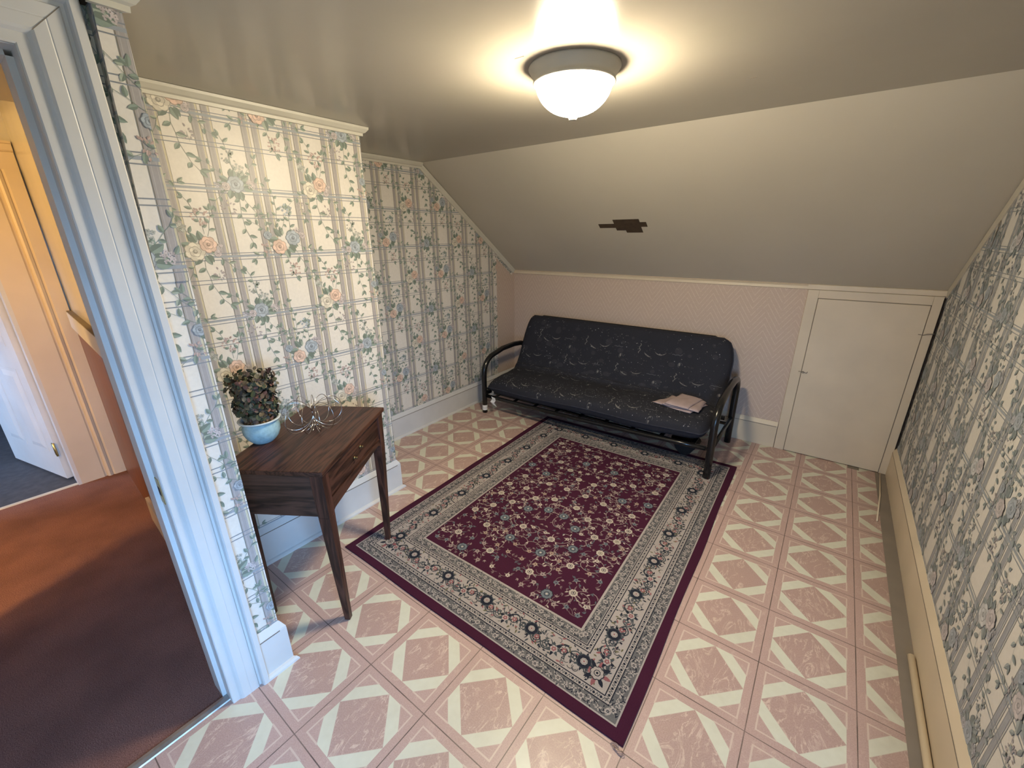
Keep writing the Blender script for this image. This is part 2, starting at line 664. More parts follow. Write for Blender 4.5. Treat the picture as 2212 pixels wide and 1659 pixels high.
def hydr(A, x, y, r, c, R=RNG):
    """a ball of small four-petalled florets"""
    for i in range(11):
        a = i * 2.4
        q = r * sqrt((i + .5) / 11)
        px, py = x + q * cos(a), y + q * sin(a)
        cc = shade(c, R.uniform(.8, 1.3))
        for t in range(4):
            A.disc(px + .0034 * cos(a + t * 1.571), py + .0034 * sin(a + t * 1.571), .0028, cc, 2 + (i + t) % 4, 6)
        A.disc(px, py, .0014, shade(c, .5), 6, 5)


WU, WV = 0.525, 0.522       # wallpaper repeat (half drop)


def wallpaper_cell():
    A = Art()
    R = random.Random(11)
    ST, STD, STL, BL = (0.345, 0.322, 0.318), (0.19, 0.175, 0.15), (0.55, 0.50, 0.36), (0.30, 0.325, 0.36)
    for i in range(3):
        u0 = 0.130 + 0.175 * i
        for du in (0.0, 0.041):
            A.poly([(u0 + du, 0), (u0 + du + .021, 0), (u0 + du + .021, WV), (u0 + du, WV)], ST, 0)
            for q in (.004, .0165):
                A.poly([(u0 + du + q, 0), (u0 + du + q + .0022, 0), (u0 + du + q + .0022, WV), (u0 + du + q, WV)], shade(ST, 1.2), 1)
            A.poly([(u0 + du - .0025, 0), (u0 + du, 0), (u0 + du, WV), (u0 + du - .0025, WV)], STD, 1)
            A.poly([(u0 + du + .022, 0), (u0 + du + .0275, 0), (u0 + du + .0275, WV), (u0 + du + .022, WV)], STL, 0)
            A.poly([(u0 + du + .0275, 0), (u0 + du + .0290, 0), (u0 + du + .0290, WV), (u0 + du + .0275, WV)], STD, 1)
    for j in range(2):
        v = j * WV / 2
        A.poly([(0, v + .192), (WU, v + .192), (WU, v + .201), (0, v + .201)], BL, 2)           # thick bar
        for q in (.181, .207, .0895 - .002, .103):
            A.poly([(0, v + q), (WU, v + q), (WU, v + q + .0031), (0, v + q + .0031)], shade(BL, .72), 2)
    cl = Art()
    def cluster(cx, cy, roses, nleaf, spr, R):
        for (du, dv, a, n, L) in spr:
            sprig(cl, cx + du, cy + dv, a, n, L, R=R)
        for t in range(nleaf):
            a = 2 * pi * t / nleaf + R.uniform(-.25, .25)
            q = R.uniform(.022, .036)
            cl.leaf(cx + q * cos(a), cy + q * .85 * sin(a), a + R.uniform(-.4, .4), R.uniform(.034, .050), R.uniform(.020, .028), R.choice([GREEN, GREEN, GREEN2, shade(GREEN, .8)]), 2, shade(GREEN, .62))
        for (du, dv, r_, c_, k_) in roses:
            rose(cl, cx + du, cy + dv, r_, c_, k_, R)
    MV, GYB = (.46, .41, .41), (.40, .41, .38)
    # P : peach and cream roses
    cluster(.065, .262, [(-.027, -.008, .036, CRM, 4), (.024, .018, .032, PEACH, 10), (.052, -.018, .014, MV, 5)], 13,
            ((-.02, .04, 2.2, 4, .026), (.03, .05, 1.2, 4, .026), (.0, -.04, 4.7, 6, .034), (.05, -.02, -.7, 4, .026), (-.05, -.02, 3.7, 4, .028), (.02, .06, 1.8, 6, .024), (-.03, -.05, 4.1, 4, .024)), R)
    hydr(cl, .118, .268, .022, MV, R)
    hydr(cl, .010, .345, .016, GYB, R)
    berries(cl, .085, .385, .028, 26, PINKB, R)
    berries(cl, .105, .165, .022, 18, MV, R)
    berries(cl, -.02, .175, .018, 12, MV, R)
    # Q : blue rose high in the column
    cluster(.240, .515, [(0, 0, .032, BLUE, 4), (-.038, -.010, .016, MV, 5)], 12,
            ((.0, .03, 1.6, 6, .025), (-.03, .02, 2.4, 4, .024), (.03, .0, .3, 4, .024), (.01, -.03, 4.6, 7, .029), (-.03, -.02, 3.8, 4, .024), (.02, -.05, 5.3, 5, .024), (.03, .03, .9, 4, .024)), R)
    hydr(cl, .185, .505, .024, (.40, .39, .43), R)
    hydr(cl, .262, .575, .022, GYB, R)
    hydr(cl, .300, .520, .018, MV, R)
    berries(cl, .232, .620, .022, 18, GYB, R)
    berries(cl, .195, .425, .024, 18, MV, R)
    # R : blue and peach roses
    cluster(.402, .285, [(.040, .018, .033, BLUE, 4), (-.028, -.020, .032, PEACH, 10), (-.072, .030, .018, shade(BLUE, .92), 5), (.088, .028, .014, MV, 5)], 15,
            ((.03, .04, 1.4, 4, .026), (-.05, .03, 2.4, 4, .024), (.0, -.05, 4.9, 4, .028), (.06, -.01, -.3, 4, .026), (-.05, -.02, 3.5, 4, .026), (-.02, .04, 2.0, 5, .024), (.05, -.04, 5.1, 5, .028)), R)
    hydr(cl, .470, .330, .020, MV, R)
    hydr(cl, .432, .425, .027, BLUE, R)
    berries(cl, .425, .165, .026, 24, PINKB, R)
    berries(cl, .312, .255, .020, 14, PINKB, R)
    sprig(cl, .372, .355, 1.3, 6, .023, R=R)
    sprig(cl, .425, .400, 4.3, 3, .020, R=R)
    return A, cl


GEO, FLO = wallpaper_cell()


def cut(poly, region):
    """clip a polygon by a convex counter-clockwise region"""
    out = poly
    n = len(region)
    for i in range(n):
        ax, ay = region[i]
        bx, by = region[(i + 1) % n]
        ex, ey = bx - ax, by - ay
        inp, out = out, []
        if not inp:
            return []
        for j in range(len(inp)):
            p, q = inp[j - 1], inp[j]
            dp = ex * (p[1] - ay) - ey * (p[0] - ax)
            dq = ex * (q[1] - ay) - ey * (q[0] - ax)
            if (dp < 0) != (dq < 0):
                t = dp / (dp - dq)
                out.append((p[0] + t * (q[0] - p[0]), p[1] + t * (q[1] - p[1])))
            if dq >= 0:
                out.append(q)
    return out


def put_art(mb, cols, polys, surf, material, dx=0.0, dy=0.0, region=None, lift=0.00018):
    """surf(u, v, h) -> 3D point lifted h off the surface"""
    k_ = mb.slot(material)
    if region:
        rx0, rx1 = min(p[0] for p in region), max(p[0] for p in region)
        ry0, ry1 = min(p[1] for p in region), max(p[1] for p in region)
        n = len(region)
    idx_ = 0
    for (pts, c, k) in polys:
        idx_ += 1
        q = [(a + dx, b + dy) for a, b in pts]
        if region:
            if max(a for a, b in q) < rx0 or min(a for a, b in q) > rx1 or max(b for a, b in q) < ry0 or min(b for a, b in q) > ry1:
                continue
            ins = True
            for i in range(n):
                ax, ay = region[i]
                bx, by = region[(i + 1) % n]
                for (a, b) in q:
                    if (bx - ax) * (b - ay) - (by - ay) * (a - ax) < 0:
                        ins = False
                        break
                if not ins:
                    break
            if not ins:
                q = cut(q, region)
                if len(q) < 3:
                    continue
        o = len(mb.v)
        h = lift * (k + 1 + (idx_ % 11) * .082)
        mb.v += [tuple(surf(a, b, h)) for a, b in q]
        while len(cols) < len(mb.f):
            cols.append(None)
        mb.f.append(tuple(range(o, o + len(q))))
        mb.mi.append(k_)
        mb.sm.append(False)
        cols.append(c)


def faded(c):
    """sun-bleached print of the right wall"""
    g_ = .3 * c[0] + .5 * c[1] + .2 * c[2]
    return (.35 * c[0] + .42 * g_ + .030, .35 * c[1] + .44 * g_ + .050, .35 * c[2] + .52 * g_ + .062)


def paper(mb, cols, region, surf, base=CREAM, fade=None):
    """paper a convex region (list of (u, v), counter-clockwise) with the floral plaid"""
    put_art(mb, cols, [(region, base, 0)], surf, 'wallpaper_print', lift=0.0004)
    lift = lambda u, v, h: surf(u, v, 0.0006 + h)
    u0, u1 = min(p[0] for p in region), max(p[0] for p in region)
    v0, v1 = min(p[1] for p in region), max(p[1] for p in region)
    for i in range(int(fl(u0 / WU)) - 1, int(fl(u1 / WU)) + 2):
        for j in range(int(fl(v0 / WV)) - 2, int(fl(v1 / WV)) + 2):
            gp = [(a, fade(c), k) for a, c, k in GEO.p] if fade else GEO.p
            fp = [(a, fade(c), k) for a, c, k in FLO.p] if fade else FLO.p
            put_art(mb, cols, gp, lift, 'wallpaper_print', i * WU, j * WV + .012, region)
            dy = (i % 2) * WV / 2
            put_art(mb, cols, fp, lambda u, v, h: surf(u, v, 0.0014 + h), 'wallpaper_print', i * WU, j * WV + .238 + dy, region)


# ------------------------------------------------------------------ key planes of the room
XS, XM, XF, XR = -0.285, -0.908, -1.506, 1.728     # stub, middle, far left walls and right wall
YK = 2.99                                           # knee wall
ZC, YB, ZK = 2.11, 1.81, 1.256                      # ceiling, where the slope starts, knee height
YN = YW
SL = (ZC - ZK) / (YK - YB)

# floors
mb = MB()
mb.box((-0.30, YN, -0.06), (1.83, 3.09, 0.0), 'vinyl_tile')
mb.box((1.83, YN, -0.06), (XA, YA, 0.0), 'vinyl_tile')
mb.box((-1.60, -0.17, -0.06), (-0.30, 3.09, 0.0), 'vinyl_tile')
mb.box((1.50, 2.93, 0.0), (1.565, 2.985, 0.0012), 'joint')
struct(mb.build('floor'), 'pink and cream patterned vinyl tile floor of the room', 'floor')
mb = MB()
mb.add([(-0.33, -2.62, -0.06), (-0.33, -0.20, -0.06), (-2.72, -0.05, -0.06), (-2.72, -2.62, -0.06),
        (-0.33, -2.62, 0.0), (-0.33, -0.20, 0.0), (-2.72, -0.05, 0.0), (-2.72, -2.62, 0.0)],
       [(0, 1, 2, 3), (7, 6, 5, 4), (0, 4, 5, 1), (1, 5, 6, 2), (2, 6, 7, 3), (3, 7, 4, 0)], 'hall_carpet')
struct(mb.build('floor_hall'), 'brown carpet of the hall beyond the doorway', 'floor')
mb = MB()
mb.box((-5.2, -2.6, -0.06), (-2.72, 1.6, -0.004), 'far_floor')
struct(mb.build('floor_far_room'), 'dark grey floor of the room across the hall', 'floor')

# metal strip in the doorway and light strip at the far door
mb = MB()
mb.run([(0, 0), (0.036, 0), (0.033, 0.004), (0.018, 0.007), (0.003, 0.004)], (-0.334, -1.14, 0), (-0.334, -0.386, 0), (1, 0, 0), 'steel_strip')
struct(mb.build('trim_threshold'), 'worn metal strip between the hall carpet and the tile floor', 'threshold')
mb = MB()
mb.run([(0, 0), (0.03, 0), (0.026, 0.006), (0.004, 0.006)], (-2.745, -1.2, 0), (-2.745, -0.40, 0), (1, 0, 0), 'aged_trim')
struct(mb.build('trim_far_threshold'), 'pale strip on the floor at the far door', 'threshold')

# ceilings
mb = MB()
mb.box((-1.62, YN - .1, ZC), (1.83, YB, ZC + 0.08), 'ceiling_paint')
mb.box((1.83, YN - .1, ZC), (XA + .1, YA + .1, ZC + 0.08), 'ceiling_paint')
for (x_, y_, a, L) in ((0.23, 0.66, .3, .035), (0.78, 1.32, 1.9, .03)):
    mb.box((x_, y_, ZC - .001), (x_ + L, y_ + .003, ZC + .001), 'joint')
struct(mb.build('ceiling'), 'flat grey painted ceiling with a soft sheen', 'ceiling')
mb = MB()
nv = Vector((0, SL, 1)).normalized()
mb.prism([(-1.62, YB, ZC), (1.83, YB, ZC), (1.83, YK + .02, ZK - .02 * SL), (-1.62, YK + .02, ZK - .02 * SL)], nv * 0.08, 'slope_paint')
mb.prism([(-1.62, YB, ZC), (1.83, YB, ZC), (1.83, YB + .05, ZC), (-1.62, YB + .05, ZC)], (0, 0, .08), 'slope_paint')
struct(mb.build('ceiling_slope'), 'sloping beige ceiling coming down behind the futon', 'ceiling')
# dark bare patch in the slope
def slope_pt(x_, y_, off=0.0):
    p = Vector((x_, y_, ZC - (y_ - YB) * SL))
    return p - nv * off


mb = MB()
for (x0, x1, y0, y1) in ((-.187, .006, 2.394, 2.463), (-.312, -.186, 2.430, 2.466), (.006, .050, 2.421, 2.4615), (-.188, -.118, 2.463, 2.491), (-.118, .003, 2.463, 2.513)):
    mb.prism([slope_pt(x0, y0), slope_pt(x1, y0), slope_pt(x1, y1), slope_pt(x0, y1)], -nv * 0.0015, 'dark_gap')
mb.mats = ['bare_board']
mat('bare_board', (0.050, 0.032, 0.019), 0.8, 0.2, 30)
tag(mb.build('ceiling_patch'), 'dark brown stepped patch on the sloping ceiling', 'patch')

# knee wall (back)
mb = MB()
mb.box((-1.62, YK, 0), (1.83, YK + .1, ZK), 'chevron_paper')
struct(mb.build('wall_back'), 'low pinkish knee wall with raised zigzag paper behind the futon', 'wall')
mb = MB()
mb.run([(0, 0), (0.009, 0.002), (0.006, 0.020), (0.010, 0.030), (0, 0.034)], (-1.5, YK, ZK - .036), (1.045, YK, ZK - .036), (0, -1, 0), 'cream_paint')
mb.run([(0, 0), (0.012, 0.0), (0.010, 0.031), (0, 0.034)], (1.03, YK, ZK - .034), (XR - .004, YK, ZK - .034), (0, -1, 0), 'cream_paint')
struct(mb.build('trim_1'), 'ragged cream band along the top of the knee wall', 'trim')

BASE = [(0, 0), (0.018, 0), (0.018, 0.172), (0.0165, 0.174), (0.018, 0.176), (0.017, 0.180), (0.003, 0.206), (0, 0.208)]
SHOE = [(0, 0), (0.016, 0), (0.015, 0.008), (0.009, 0.015), (0, 0.018)]


def baseboard(name, p0, p1, out, material, shoe=True, m0=0, m1=0, label=None, shoe_range=None):
    b_ = MB()
    b_.run(BASE, p0, p1, out, material, m0=m0, m1=m1)
    o_ = Vector(out)
    d = (Vector(p1) - Vector(p0)).normalized()
    b_.run([(0.0165, 0.171), (0.0186, 0.171), (0.0186, 0.1745), (0.0165, 0.1745)], Vector(p0) + d * .006, Vector(p1) - d * .006, out, 'joint')
    if shoe:
        b_.run([(q + 0.018, w_) for q, w_ in SHOE], p0, p1, out, material, m0=m0, m1=m1)
    return struct(b_.build(name), label, 'baseboard')


baseboard('baseboard_back', (-1.49, YK, 0), (1.032, YK, 0), (0, -1, 0), 'cream_paint', False, label='cream baseboard along the knee wall')
baseboard('baseboard_right', (XR, YA, 0), (XR, 2.975, 0), (-1, 0, 0), 'cream_paint', False, label='wide cream baseboard along the right wall')
baseboard('baseboard_left_far', (XF, .86, 0), (XF, 2.99, 0), (1, 0, 0), 'white_paint', label='white baseboard under the far left wall')
baseboard('baseboard_left_middle', (XM, -.15, 0), (XM, .872, 0), (1, 0, 0), 'white_paint', m1=1.0, label='white baseboard behind the sewing table')
baseboard('baseboard_left_near', (XS, -.276, 0), (XS, -.186, 0), (1, 0, 0), 'white_paint', m1=1.0, label='short white baseboard beside the door casing')
mb = MB()
mb.tube([(XR - .032, y_, .012) for y_ in (-.9, -.2, .5, 1.285)], .012, 'cream_paint', 10)
struct(mb.build('trim_2'), 'length of cream quarter round at the foot of the right baseboard', 'trim')
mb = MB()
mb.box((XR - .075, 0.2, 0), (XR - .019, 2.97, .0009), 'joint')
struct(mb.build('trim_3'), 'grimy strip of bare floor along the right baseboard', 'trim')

# left walls -------------------------------------------------------
surf_left = lambda X: (lambda u, v, h: (X + h, u, v))
mb, cols = MB(), []
mb.box((-0.40, -.385, 0), (XS, -.21, 2.27), 'white_paint')
mb.box((-0.40, -.21, 0), (XS, -.186, ZC), 'white_paint')
mb.box((-0.40, -1.15, 1.968), (XS, -.385, 2.27), 'white_paint')
mb.box((-0.40, YN - .1, 0), (XS, -1.15, 2.27), 'white_paint')
paper(mb, cols, [(-.30, .19), (-.1865, .19), (-.1865, 2.11), (-.30, 2.11)], surf_left(XS))
# loose upper strip standing off the wall
a_, b_ = (XS - .0, 2.108), (XS + .004, 1.475)
FT, FB = XS + .048, XS + .006


def flap(u, v, h):
    t = (v - 1.475) / (2.108 - 1.475)
    return (FB + (FT - FB) * t + h, u, v)


yl0, yl1 = -.262, -.250
mb.add([(FB, yl0, 1.475), (FB, -.189, 1.475), (FT, -.200, 2.108), (FT, yl1, 2.108),
        (XS, yl0, 1.475), (XS, -.1865, 1.475), (XS, -.1865, 2.108), (XS, yl1, 2.108)],
       [(0, 1, 2, 3), (4, 0, 3, 7), (1, 5, 6, 2), (4, 5, 1, 0)], 'far_wall')
paper(mb, cols, [(yl0, 1.475), (-.189, 1.475), (-.200, 2.106), (yl1, 2.106)], flap)
put_art(mb, cols, [([(0, 1.475), (1, 1.475), (1, 2.106), (0, 2.106)], shade(CREAM, .95), 0)],
        lambda u, v, h: ((XS + (flap(0, v, 0)[0] - XS) * u), (yl0 + (yl1 - yl0) * (v - 1.475) / .633) - h, v), 'wallpaper_print')
SIDE = Art()
for k in range(12):
    v = 1.5 + k * .052
    SIDE.poly([(0, v), (1, v), (1, v + .006), (0, v + .006)], (.30, .33, .36), 0)
for k in range(26):
    sv = random.Random(k)
    SIDE.disc(sv.random(), 1.5 + k * .0235, .012, random.Random(k + 40).choice([GREEN, BLUE, (.35, .3, .3)]), 1, 7, 14, 1)
put_art(mb, cols, SIDE.p, lambda u, v, h: ((XS + (flap(0, v, 0)[0] - XS) * min(1, max(0, u))), (yl0 + (yl1 - yl0) * (v - 1.475) / .633) - .0004 - h, v), 'wallpaper_print')
struct(mb.build('wall_left_near', col=cols), 'narrow floral papered wall end beside the door casing', 'wall')

mb = MB()
mb.add([(-.40, -.284, 0), (-.40, -.2, 0), (-2.72, -.05, 0), (-2.72, -.15, 0), (-.40, -.284, 2.27), (-.40, -.2, 2.27), (-2.72, -.05, 2.27), (-2.72, -.15, 2.27)],
       [(3, 2, 1, 0), (4, 5, 6, 7), (0, 1, 5, 4), (1, 2, 6, 5), (2, 3, 7, 6), (3, 0, 4, 7)], 'hall_paint')
struct(mb.build('wall_hall'), 'glossy off-white upper hall wall', 'wall')
HD = Vector((-2.32, .134, 0)).normalized()
HN = Vector((-.134, -2.32, 0)).normalized()
hp = lambda x_, off=0.0: Vector((x_, -.284 + (-.40 - x_) / 2.32 * .134, 0)) + HN * off
mb = MB()
mb.prism([hp(-.42, .001), hp(-.42, .009), hp(-2.68, .009), hp(-2.68, .001)], (0, 0, 1.06), 'hall_panelling')
struct(mb.build('trim_4'), 'red brown wood panelling on the lower hall wall', 'panelling')
mb = MB()
mb.prism([hp(-.42, .009), hp(-.42, .028), hp(-2.66, .028), hp(-2.66, .009)], (0, 0, .10), 'white_paint')
for v in range(len(mb.v)):
    mb.v[v] = (mb.v[v][0], mb.v[v][1], mb.v[v][2] + 1.06)
mb.prism([p + Vector((0, 0, 1.16)) for p in (hp(-.42, .0), hp(-.42, .026), hp(-2.66, .026), hp(-2.66, .0))], (0, 0, .003), 'joint')
struct(mb.build('trim_5'), 'white chair rail on the hall wall', 'trim')
mb = MB()
q = [hp(-.42, .009), hp(-.42, .026), hp(-1.83, .026), hp(-1.83, .009)]
mb.prism(q, (0, 0, .15), 'cream_paint')
struct(mb.build('baseboard_hall'), 'cream baseboard in the hall', 'baseboard')

mb, cols = MB(), []
mb.box((-1.60, -.16, 0), (XM, .872, ZC), 'white_paint')
paper(mb, cols, [(-.16, .19), (.8722, .19), (.8722, 2.075), (-.16, 2.075)], surf_left(XM))
struct(mb.build('wall_left_middle', col=cols), 'floral plaid papered wall behind the sewing table', 'wall')

mb, cols = MB(), []
sl_z = lambda y_: ZC - max(0, y_ - YB) * SL
mb.prism([(XF, .86, 0), (XF, YK + .1, 0), (XF, YK + .1, ZK - .05), (XF, YB, ZC + .02), (XF, .86, ZC + .02)], (-.1, 0, 0), 'chevron_paper')
paper(mb, cols, [(.86, .19), (2.70, .19), (2.70, sl_z(2.70) - .028), (YB, ZC - .028), (.86, ZC - .028)], surf_left(XF))
# scraps of the border left under the sloping trim
SCR = Art()
rs = random.Random(5)
for k in range(7):
    y_ = 2.71 + k * .036
    z_ = sl_z(y_) - .062
    SCR.poly([(y_ - .02, z_ - .012), (y_ + .03, z_ - .035), (y_ + .034, z_ + .005), (y_ - .014, z_ + .026)], CREAM, 0)
    for t in range(5):
        SCR.leaf(y_ + rs.uniform(-.012, .02), z_ + rs.uniform(-.018, .008), rs.random() * 6, .018, .010, rs.choice([GREEN, BLUE, (.4, .36, .36)]), 1, shade(GREEN, .7))
put_art(mb, cols, SCR.p, surf_left(XF), 'wallpaper_print', lift=.0004)
struct(mb.build('wall_left_far', col=cols), 'shaded floral papered wall running under the slope to the futon', 'wall')

# crown mouldings
CROWN = [(0, 0), (0.012, 0.0), (0.013, 0.012), (0.022, 0.016), (0.034, 0.030), (0.035, 0.040), (0, 0.040)]
mb = MB()
mb.run(CROWN, (XM, -.15, ZC - .041), (XM, .872, ZC - .041), (1, 0, 0), 'aged_trim', m1=1.0)
struct(mb.build('trim_6'), 'cream crown moulding above the middle left wall', 'trim')
mb = MB()
mb.run(CROWN, (XF, .88, ZC - .041), (XF, YB, ZC - .041), (1, 0, 0), 'aged_trim')
dl = Vector((0, YK - YB, ZK - ZC)).normalized()
ul = Vector((0, SL, 1)).normalized()
mb.run([(0, -.040), (.010, -.040), (.012, -.030), (.008, -.026), (.014, -.014), (.016, -.001), (0, -.001)], (XF, YB - .008, ZC), (XF, YK, ZK), (1, 0, 0), 'aged_trim', upv=ul)
struct(mb.build('trim_7'), 'cream moulding along the top and slope of the far left wall', 'trim')
mb = MB()
mb.run(CROWN, (FT - .001, yl1 - .01, ZC - .041), (FT - .001, -.198, ZC - .041), (1, 0, 0), 'aged_trim', m1=1.0)
mb.box((XS, yl1 - .012, ZC - .034), (FT, yl1 - .001, ZC), 'bare_board')
struct(mb.build('trim_8'), 'short cream crown moulding over the papered wall end', 'trim')
mb = MB()
mb.run([(0, -.050), (.006, -.050), (.008, -.004), (0, -.001)], (XR, YB - .01, ZC), (XR, YK, ZK), (-1, 0, 0), 'slope_paint', upv=ul)
struct(mb.build('trim_9'), 'plain band where the slope meets the right wall', 'trim')

# right wall, with the window behind the camera
mb, cols = MB(), []
mb.prism([(XR, YA, 0), (XR, YK + .1, 0), (XR, YK + .1, ZK - .05), (XR, YB, ZC + .02), (XR, YA, ZC + .02)], (.12, 0, 0), 'far_wall')
mb.box((XR + .12, YA, 0), (XA + .1, YA + .1, ZC), 'far_wall')
paper(mb, cols, [(-2.985, .2), (.42, .2), (.42, ZC - .002), (-YB, ZC - .002), (-2.985, sl_z(2.985) - .05)], lambda u, v, h: (XR - h, -u, v), (.62, .60, .57), faded)
SEAM = Art()
SEAM.line([(-2.42, .55), (-2.40, 1.0), (-2.385, 1.62)], .0022, (.10, .085, .07), 0)
SEAM.line([(-2.385, 1.52), (-2.375, 1.63)], .009, (.20, .16, .11), 0)
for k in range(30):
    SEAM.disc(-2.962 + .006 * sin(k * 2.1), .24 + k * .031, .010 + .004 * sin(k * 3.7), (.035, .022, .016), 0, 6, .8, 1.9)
put_art(mb, cols, SEAM.p, lambda u, v, h: (XR - .0042 - h, -u, v), 'wallpaper_print')
struct(mb.build('wall_right', col=cols), 'faded floral papered right wall', 'wall')

mb = MB()
mb.box((XA, YN - .1, 0), (XA + .1, SW_Y0, ZC), 'far_wall')
mb.box((XA, SW_Y1, 0), (XA + .1, YA, ZC), 'far_wall')
mb.box((XA, SW_Y0, 0), (XA + .1, SW_Y1, WIN_Z0), 'far_wall')
mb.box((XA, SW_Y0, WIN_Z1), (XA + .1, SW_Y1, ZC), 'far_wall')
struct(mb.build('wall_alcove'), 'side wall of the window alcove behind the camera', 'wall')
mb = MB()
f0, f1, h0, h1 = WIN_X0, WIN_X1, WIN_Z0, WIN_Z1
for (a, b_, c_, d_) in ((f0, f0 + .045, h0, h1), (f1 - .045, f1, h0, h1), (f0, f1, h0, h0 + .045), (f0, f1, h1 - .045, h1), (f0, f1, (h0 + h1) / 2 - .02, (h0 + h1) / 2 + .02)):
    mb.box((a, YN - .08, c_), (b_, YN - .04, d_), 'white_paint')
wf = struct(mb.build('window_1'), 'white sash window behind the camera', 'window')
mb = MB()
mb.box((f0 + .045, YN - .062, h0 + .045), (f1 - .045, YN - .058, h1 - .045), 'window_glass')
mb.build('pane', wf)
mb = MB()
for (a, b_, c_, d_) in ((f0 - .1, f0, h0 - .1, h1 + .1), (f1, f1 + .1, h0 - .1, h1 + .1), (f0, f1, h1, h1 + .1), (f0 - .1, f1 + .1, h0 - .10, h0)):
    mb.box((a, YN + .001, c_), (b_, YN + .02, d_), 'white_paint')
struct(mb.build('trim_10'), 'white casing round the window', 'trim')
mb = MB()
f0, f1 = SW_Y0, SW_Y1
for (a, b_, c_, d_) in ((f0, f0 + .045, h0, h1), (f1 - .045, f1, h0, h1), (f0, f1, h0, h0 + .045), (f0, f1, h1 - .045, h1), (f0, f1, (h0 + h1) / 2 - .02, (h0 + h1) / 2 + .02)):
    mb.box((XA + .04, a, c_), (XA + .08, b_, d_), 'white_paint')
wf = struct(mb.build('window_3'), 'white side window of the alcove', 'window')
mb = MB()
mb.box((XA + .058, f0 + .045, h0 + .045), (XA + .062, f1 - .045, h1 - .045), 'window_glass')
mb.build('pane', wf)

# walls out of view that close the room, the hall and the far room
mb = MB()
mb.box((XS, YN - .1, 0), (WIN_X0, YN, ZC), 'far_wall')
mb.box((WIN_X1, YN - .1, 0), (XA + .1, YN, ZC), 'far_wall')
mb.box((WIN_X0, YN - .1, 0), (WIN_X1, YN, WIN_Z0), 'far_wall')
mb.box((WIN_X0, YN - .1, WIN_Z1), (WIN_X1, YN, ZC), 'far_wall')
struct(mb.build('wall_front'), 'wall with the window behind the camera', 'wall')
mb = MB()
mb.box((-1.40, -1.16, 0), (-.40, -1.08, 2.27), 'hall_paint')
struct(mb.build('wall_hall_side'), 'hall wall turning the corner', 'wall')
mb = MB()
mb.box((-2.82, -2.72, 0), (-.28, -2.62, 2.27), 'hall_paint')
mb.box((-.40, -2.62, 0), (-.28, YN - .1, 2.27), 'hall_paint')
struct(mb.build('wall_hall_front'), 'end wall of the hall', 'wall')
mb = MB()
mb.prism([(-.28, -2.72, 2.27), (-.28, -.19, 2.27), (-2.84, -.02, 2.27), (-2.84, -2.72, 2.27)], (0, 0, .08), 'hall_paint')
struct(mb.build('ceiling_hall'), 'hall ceiling', 'ceiling')
mb = MB()
mb.box((-2.84, -.392, 0), (-2.72, 1.7, 2.27), 'hall_paint')
mb.box((-2.84, -2.7, 0), (-2.72, -1.22, 2.27), 'hall_paint')
mb.box((-2.84, -1.22, 1.97), (-2.72, -.392, 2.27), 'hall_paint')
struct(mb.build('wall_hall_end'), 'cream wall at the end of the hall', 'wall')
mb = MB()
mb.box((-5.3, -2.7, 0), (-5.2, 1.7, 2.27), 'far_wall')
mb.box((-5.3, 1.6, 0), (-2.72, 1.7, 2.27), 'far_wall')
mb.box((-5.3, -2.62, 0), (-3.9, -2.52, 2.27), 'far_wall')
mb.box((-3.1, -2.62, 0), (-2.72, -2.52, 2.27), 'far_wall')
mb.box((-3.9, -2.62, 0), (-3.1, -2.52, .75), 'far_wall')
mb.box((-3.9, -2.62, 1.65), (-3.1, -2.52, 2.27), 'far_wall')
struct(mb.build('wall_far_room'), 'walls of the room across the hall', 'wall')
mb = MB()
mb.box((-5.3, -2.72, 2.27), (-2.84, 1.7, 2.35), 'far_wall')
struct(mb.build('ceiling_far_room'), 'ceiling of the room across the hall', 'ceiling')
mb = MB()
for (a, b_, c_, d_) in ((-3.9, -3.86, .75, 1.65), (-3.14, -3.1, .75, 1.65), (-3.9, -3.1, .75, .79), (-3.9, -3.1, 1.61, 1.65), (-3.9, -3.1, 1.19, 1.22)):
    mb.box((a, -2.6, c_), (b_, -2.56, d_), 'white_paint')
struct(mb.build('window_2'), 'window of the room across the hall', 'window')

# door casing of this room ----------------------------------------
CAS = [(0, 0), (.010, .0), (.012, .003), (.012, .022), (.018, .028), (.021, .034), (.0215, .056), (.0205, .058), (.0215, .060), (.0215, .084), (.015, .088), (.016, .094), (.030, .097), (.034, .101), (.034, .116), (.030, .119), (0, .119)]
mb = MB()
HZ = 1.968
mb.run(CAS, (XS, -.386, 0), (XS, -.386, HZ), (1, 0, 0), 'white_paint', upv=(0, 1, 0))
a = [Vector((XS + q, -.386 + w_, HZ)) for q, w_ in CAS]
a_top = [Vector((XS + q, -.386 + w_, HZ + w_)) for q, w_ in CAS]
b_top = [Vector((XS + q, -1.15 - w_, HZ + w_)) for q, w_ in CAS]
n = len(CAS)
mb.add(a + a_top, [tuple(range(n))] + [(i, i + n, (i + 1) % n + n, (i + 1) % n) for i in range(n)], 'white_paint')
mb.add(a_top + b_top, [tuple(range(n)), tuple(range(2 * n - 1, n - 1, -1))] + [(i, i + n, (i + 1) % n + n, (i + 1) % n) for i in range(n)], 'white_paint')
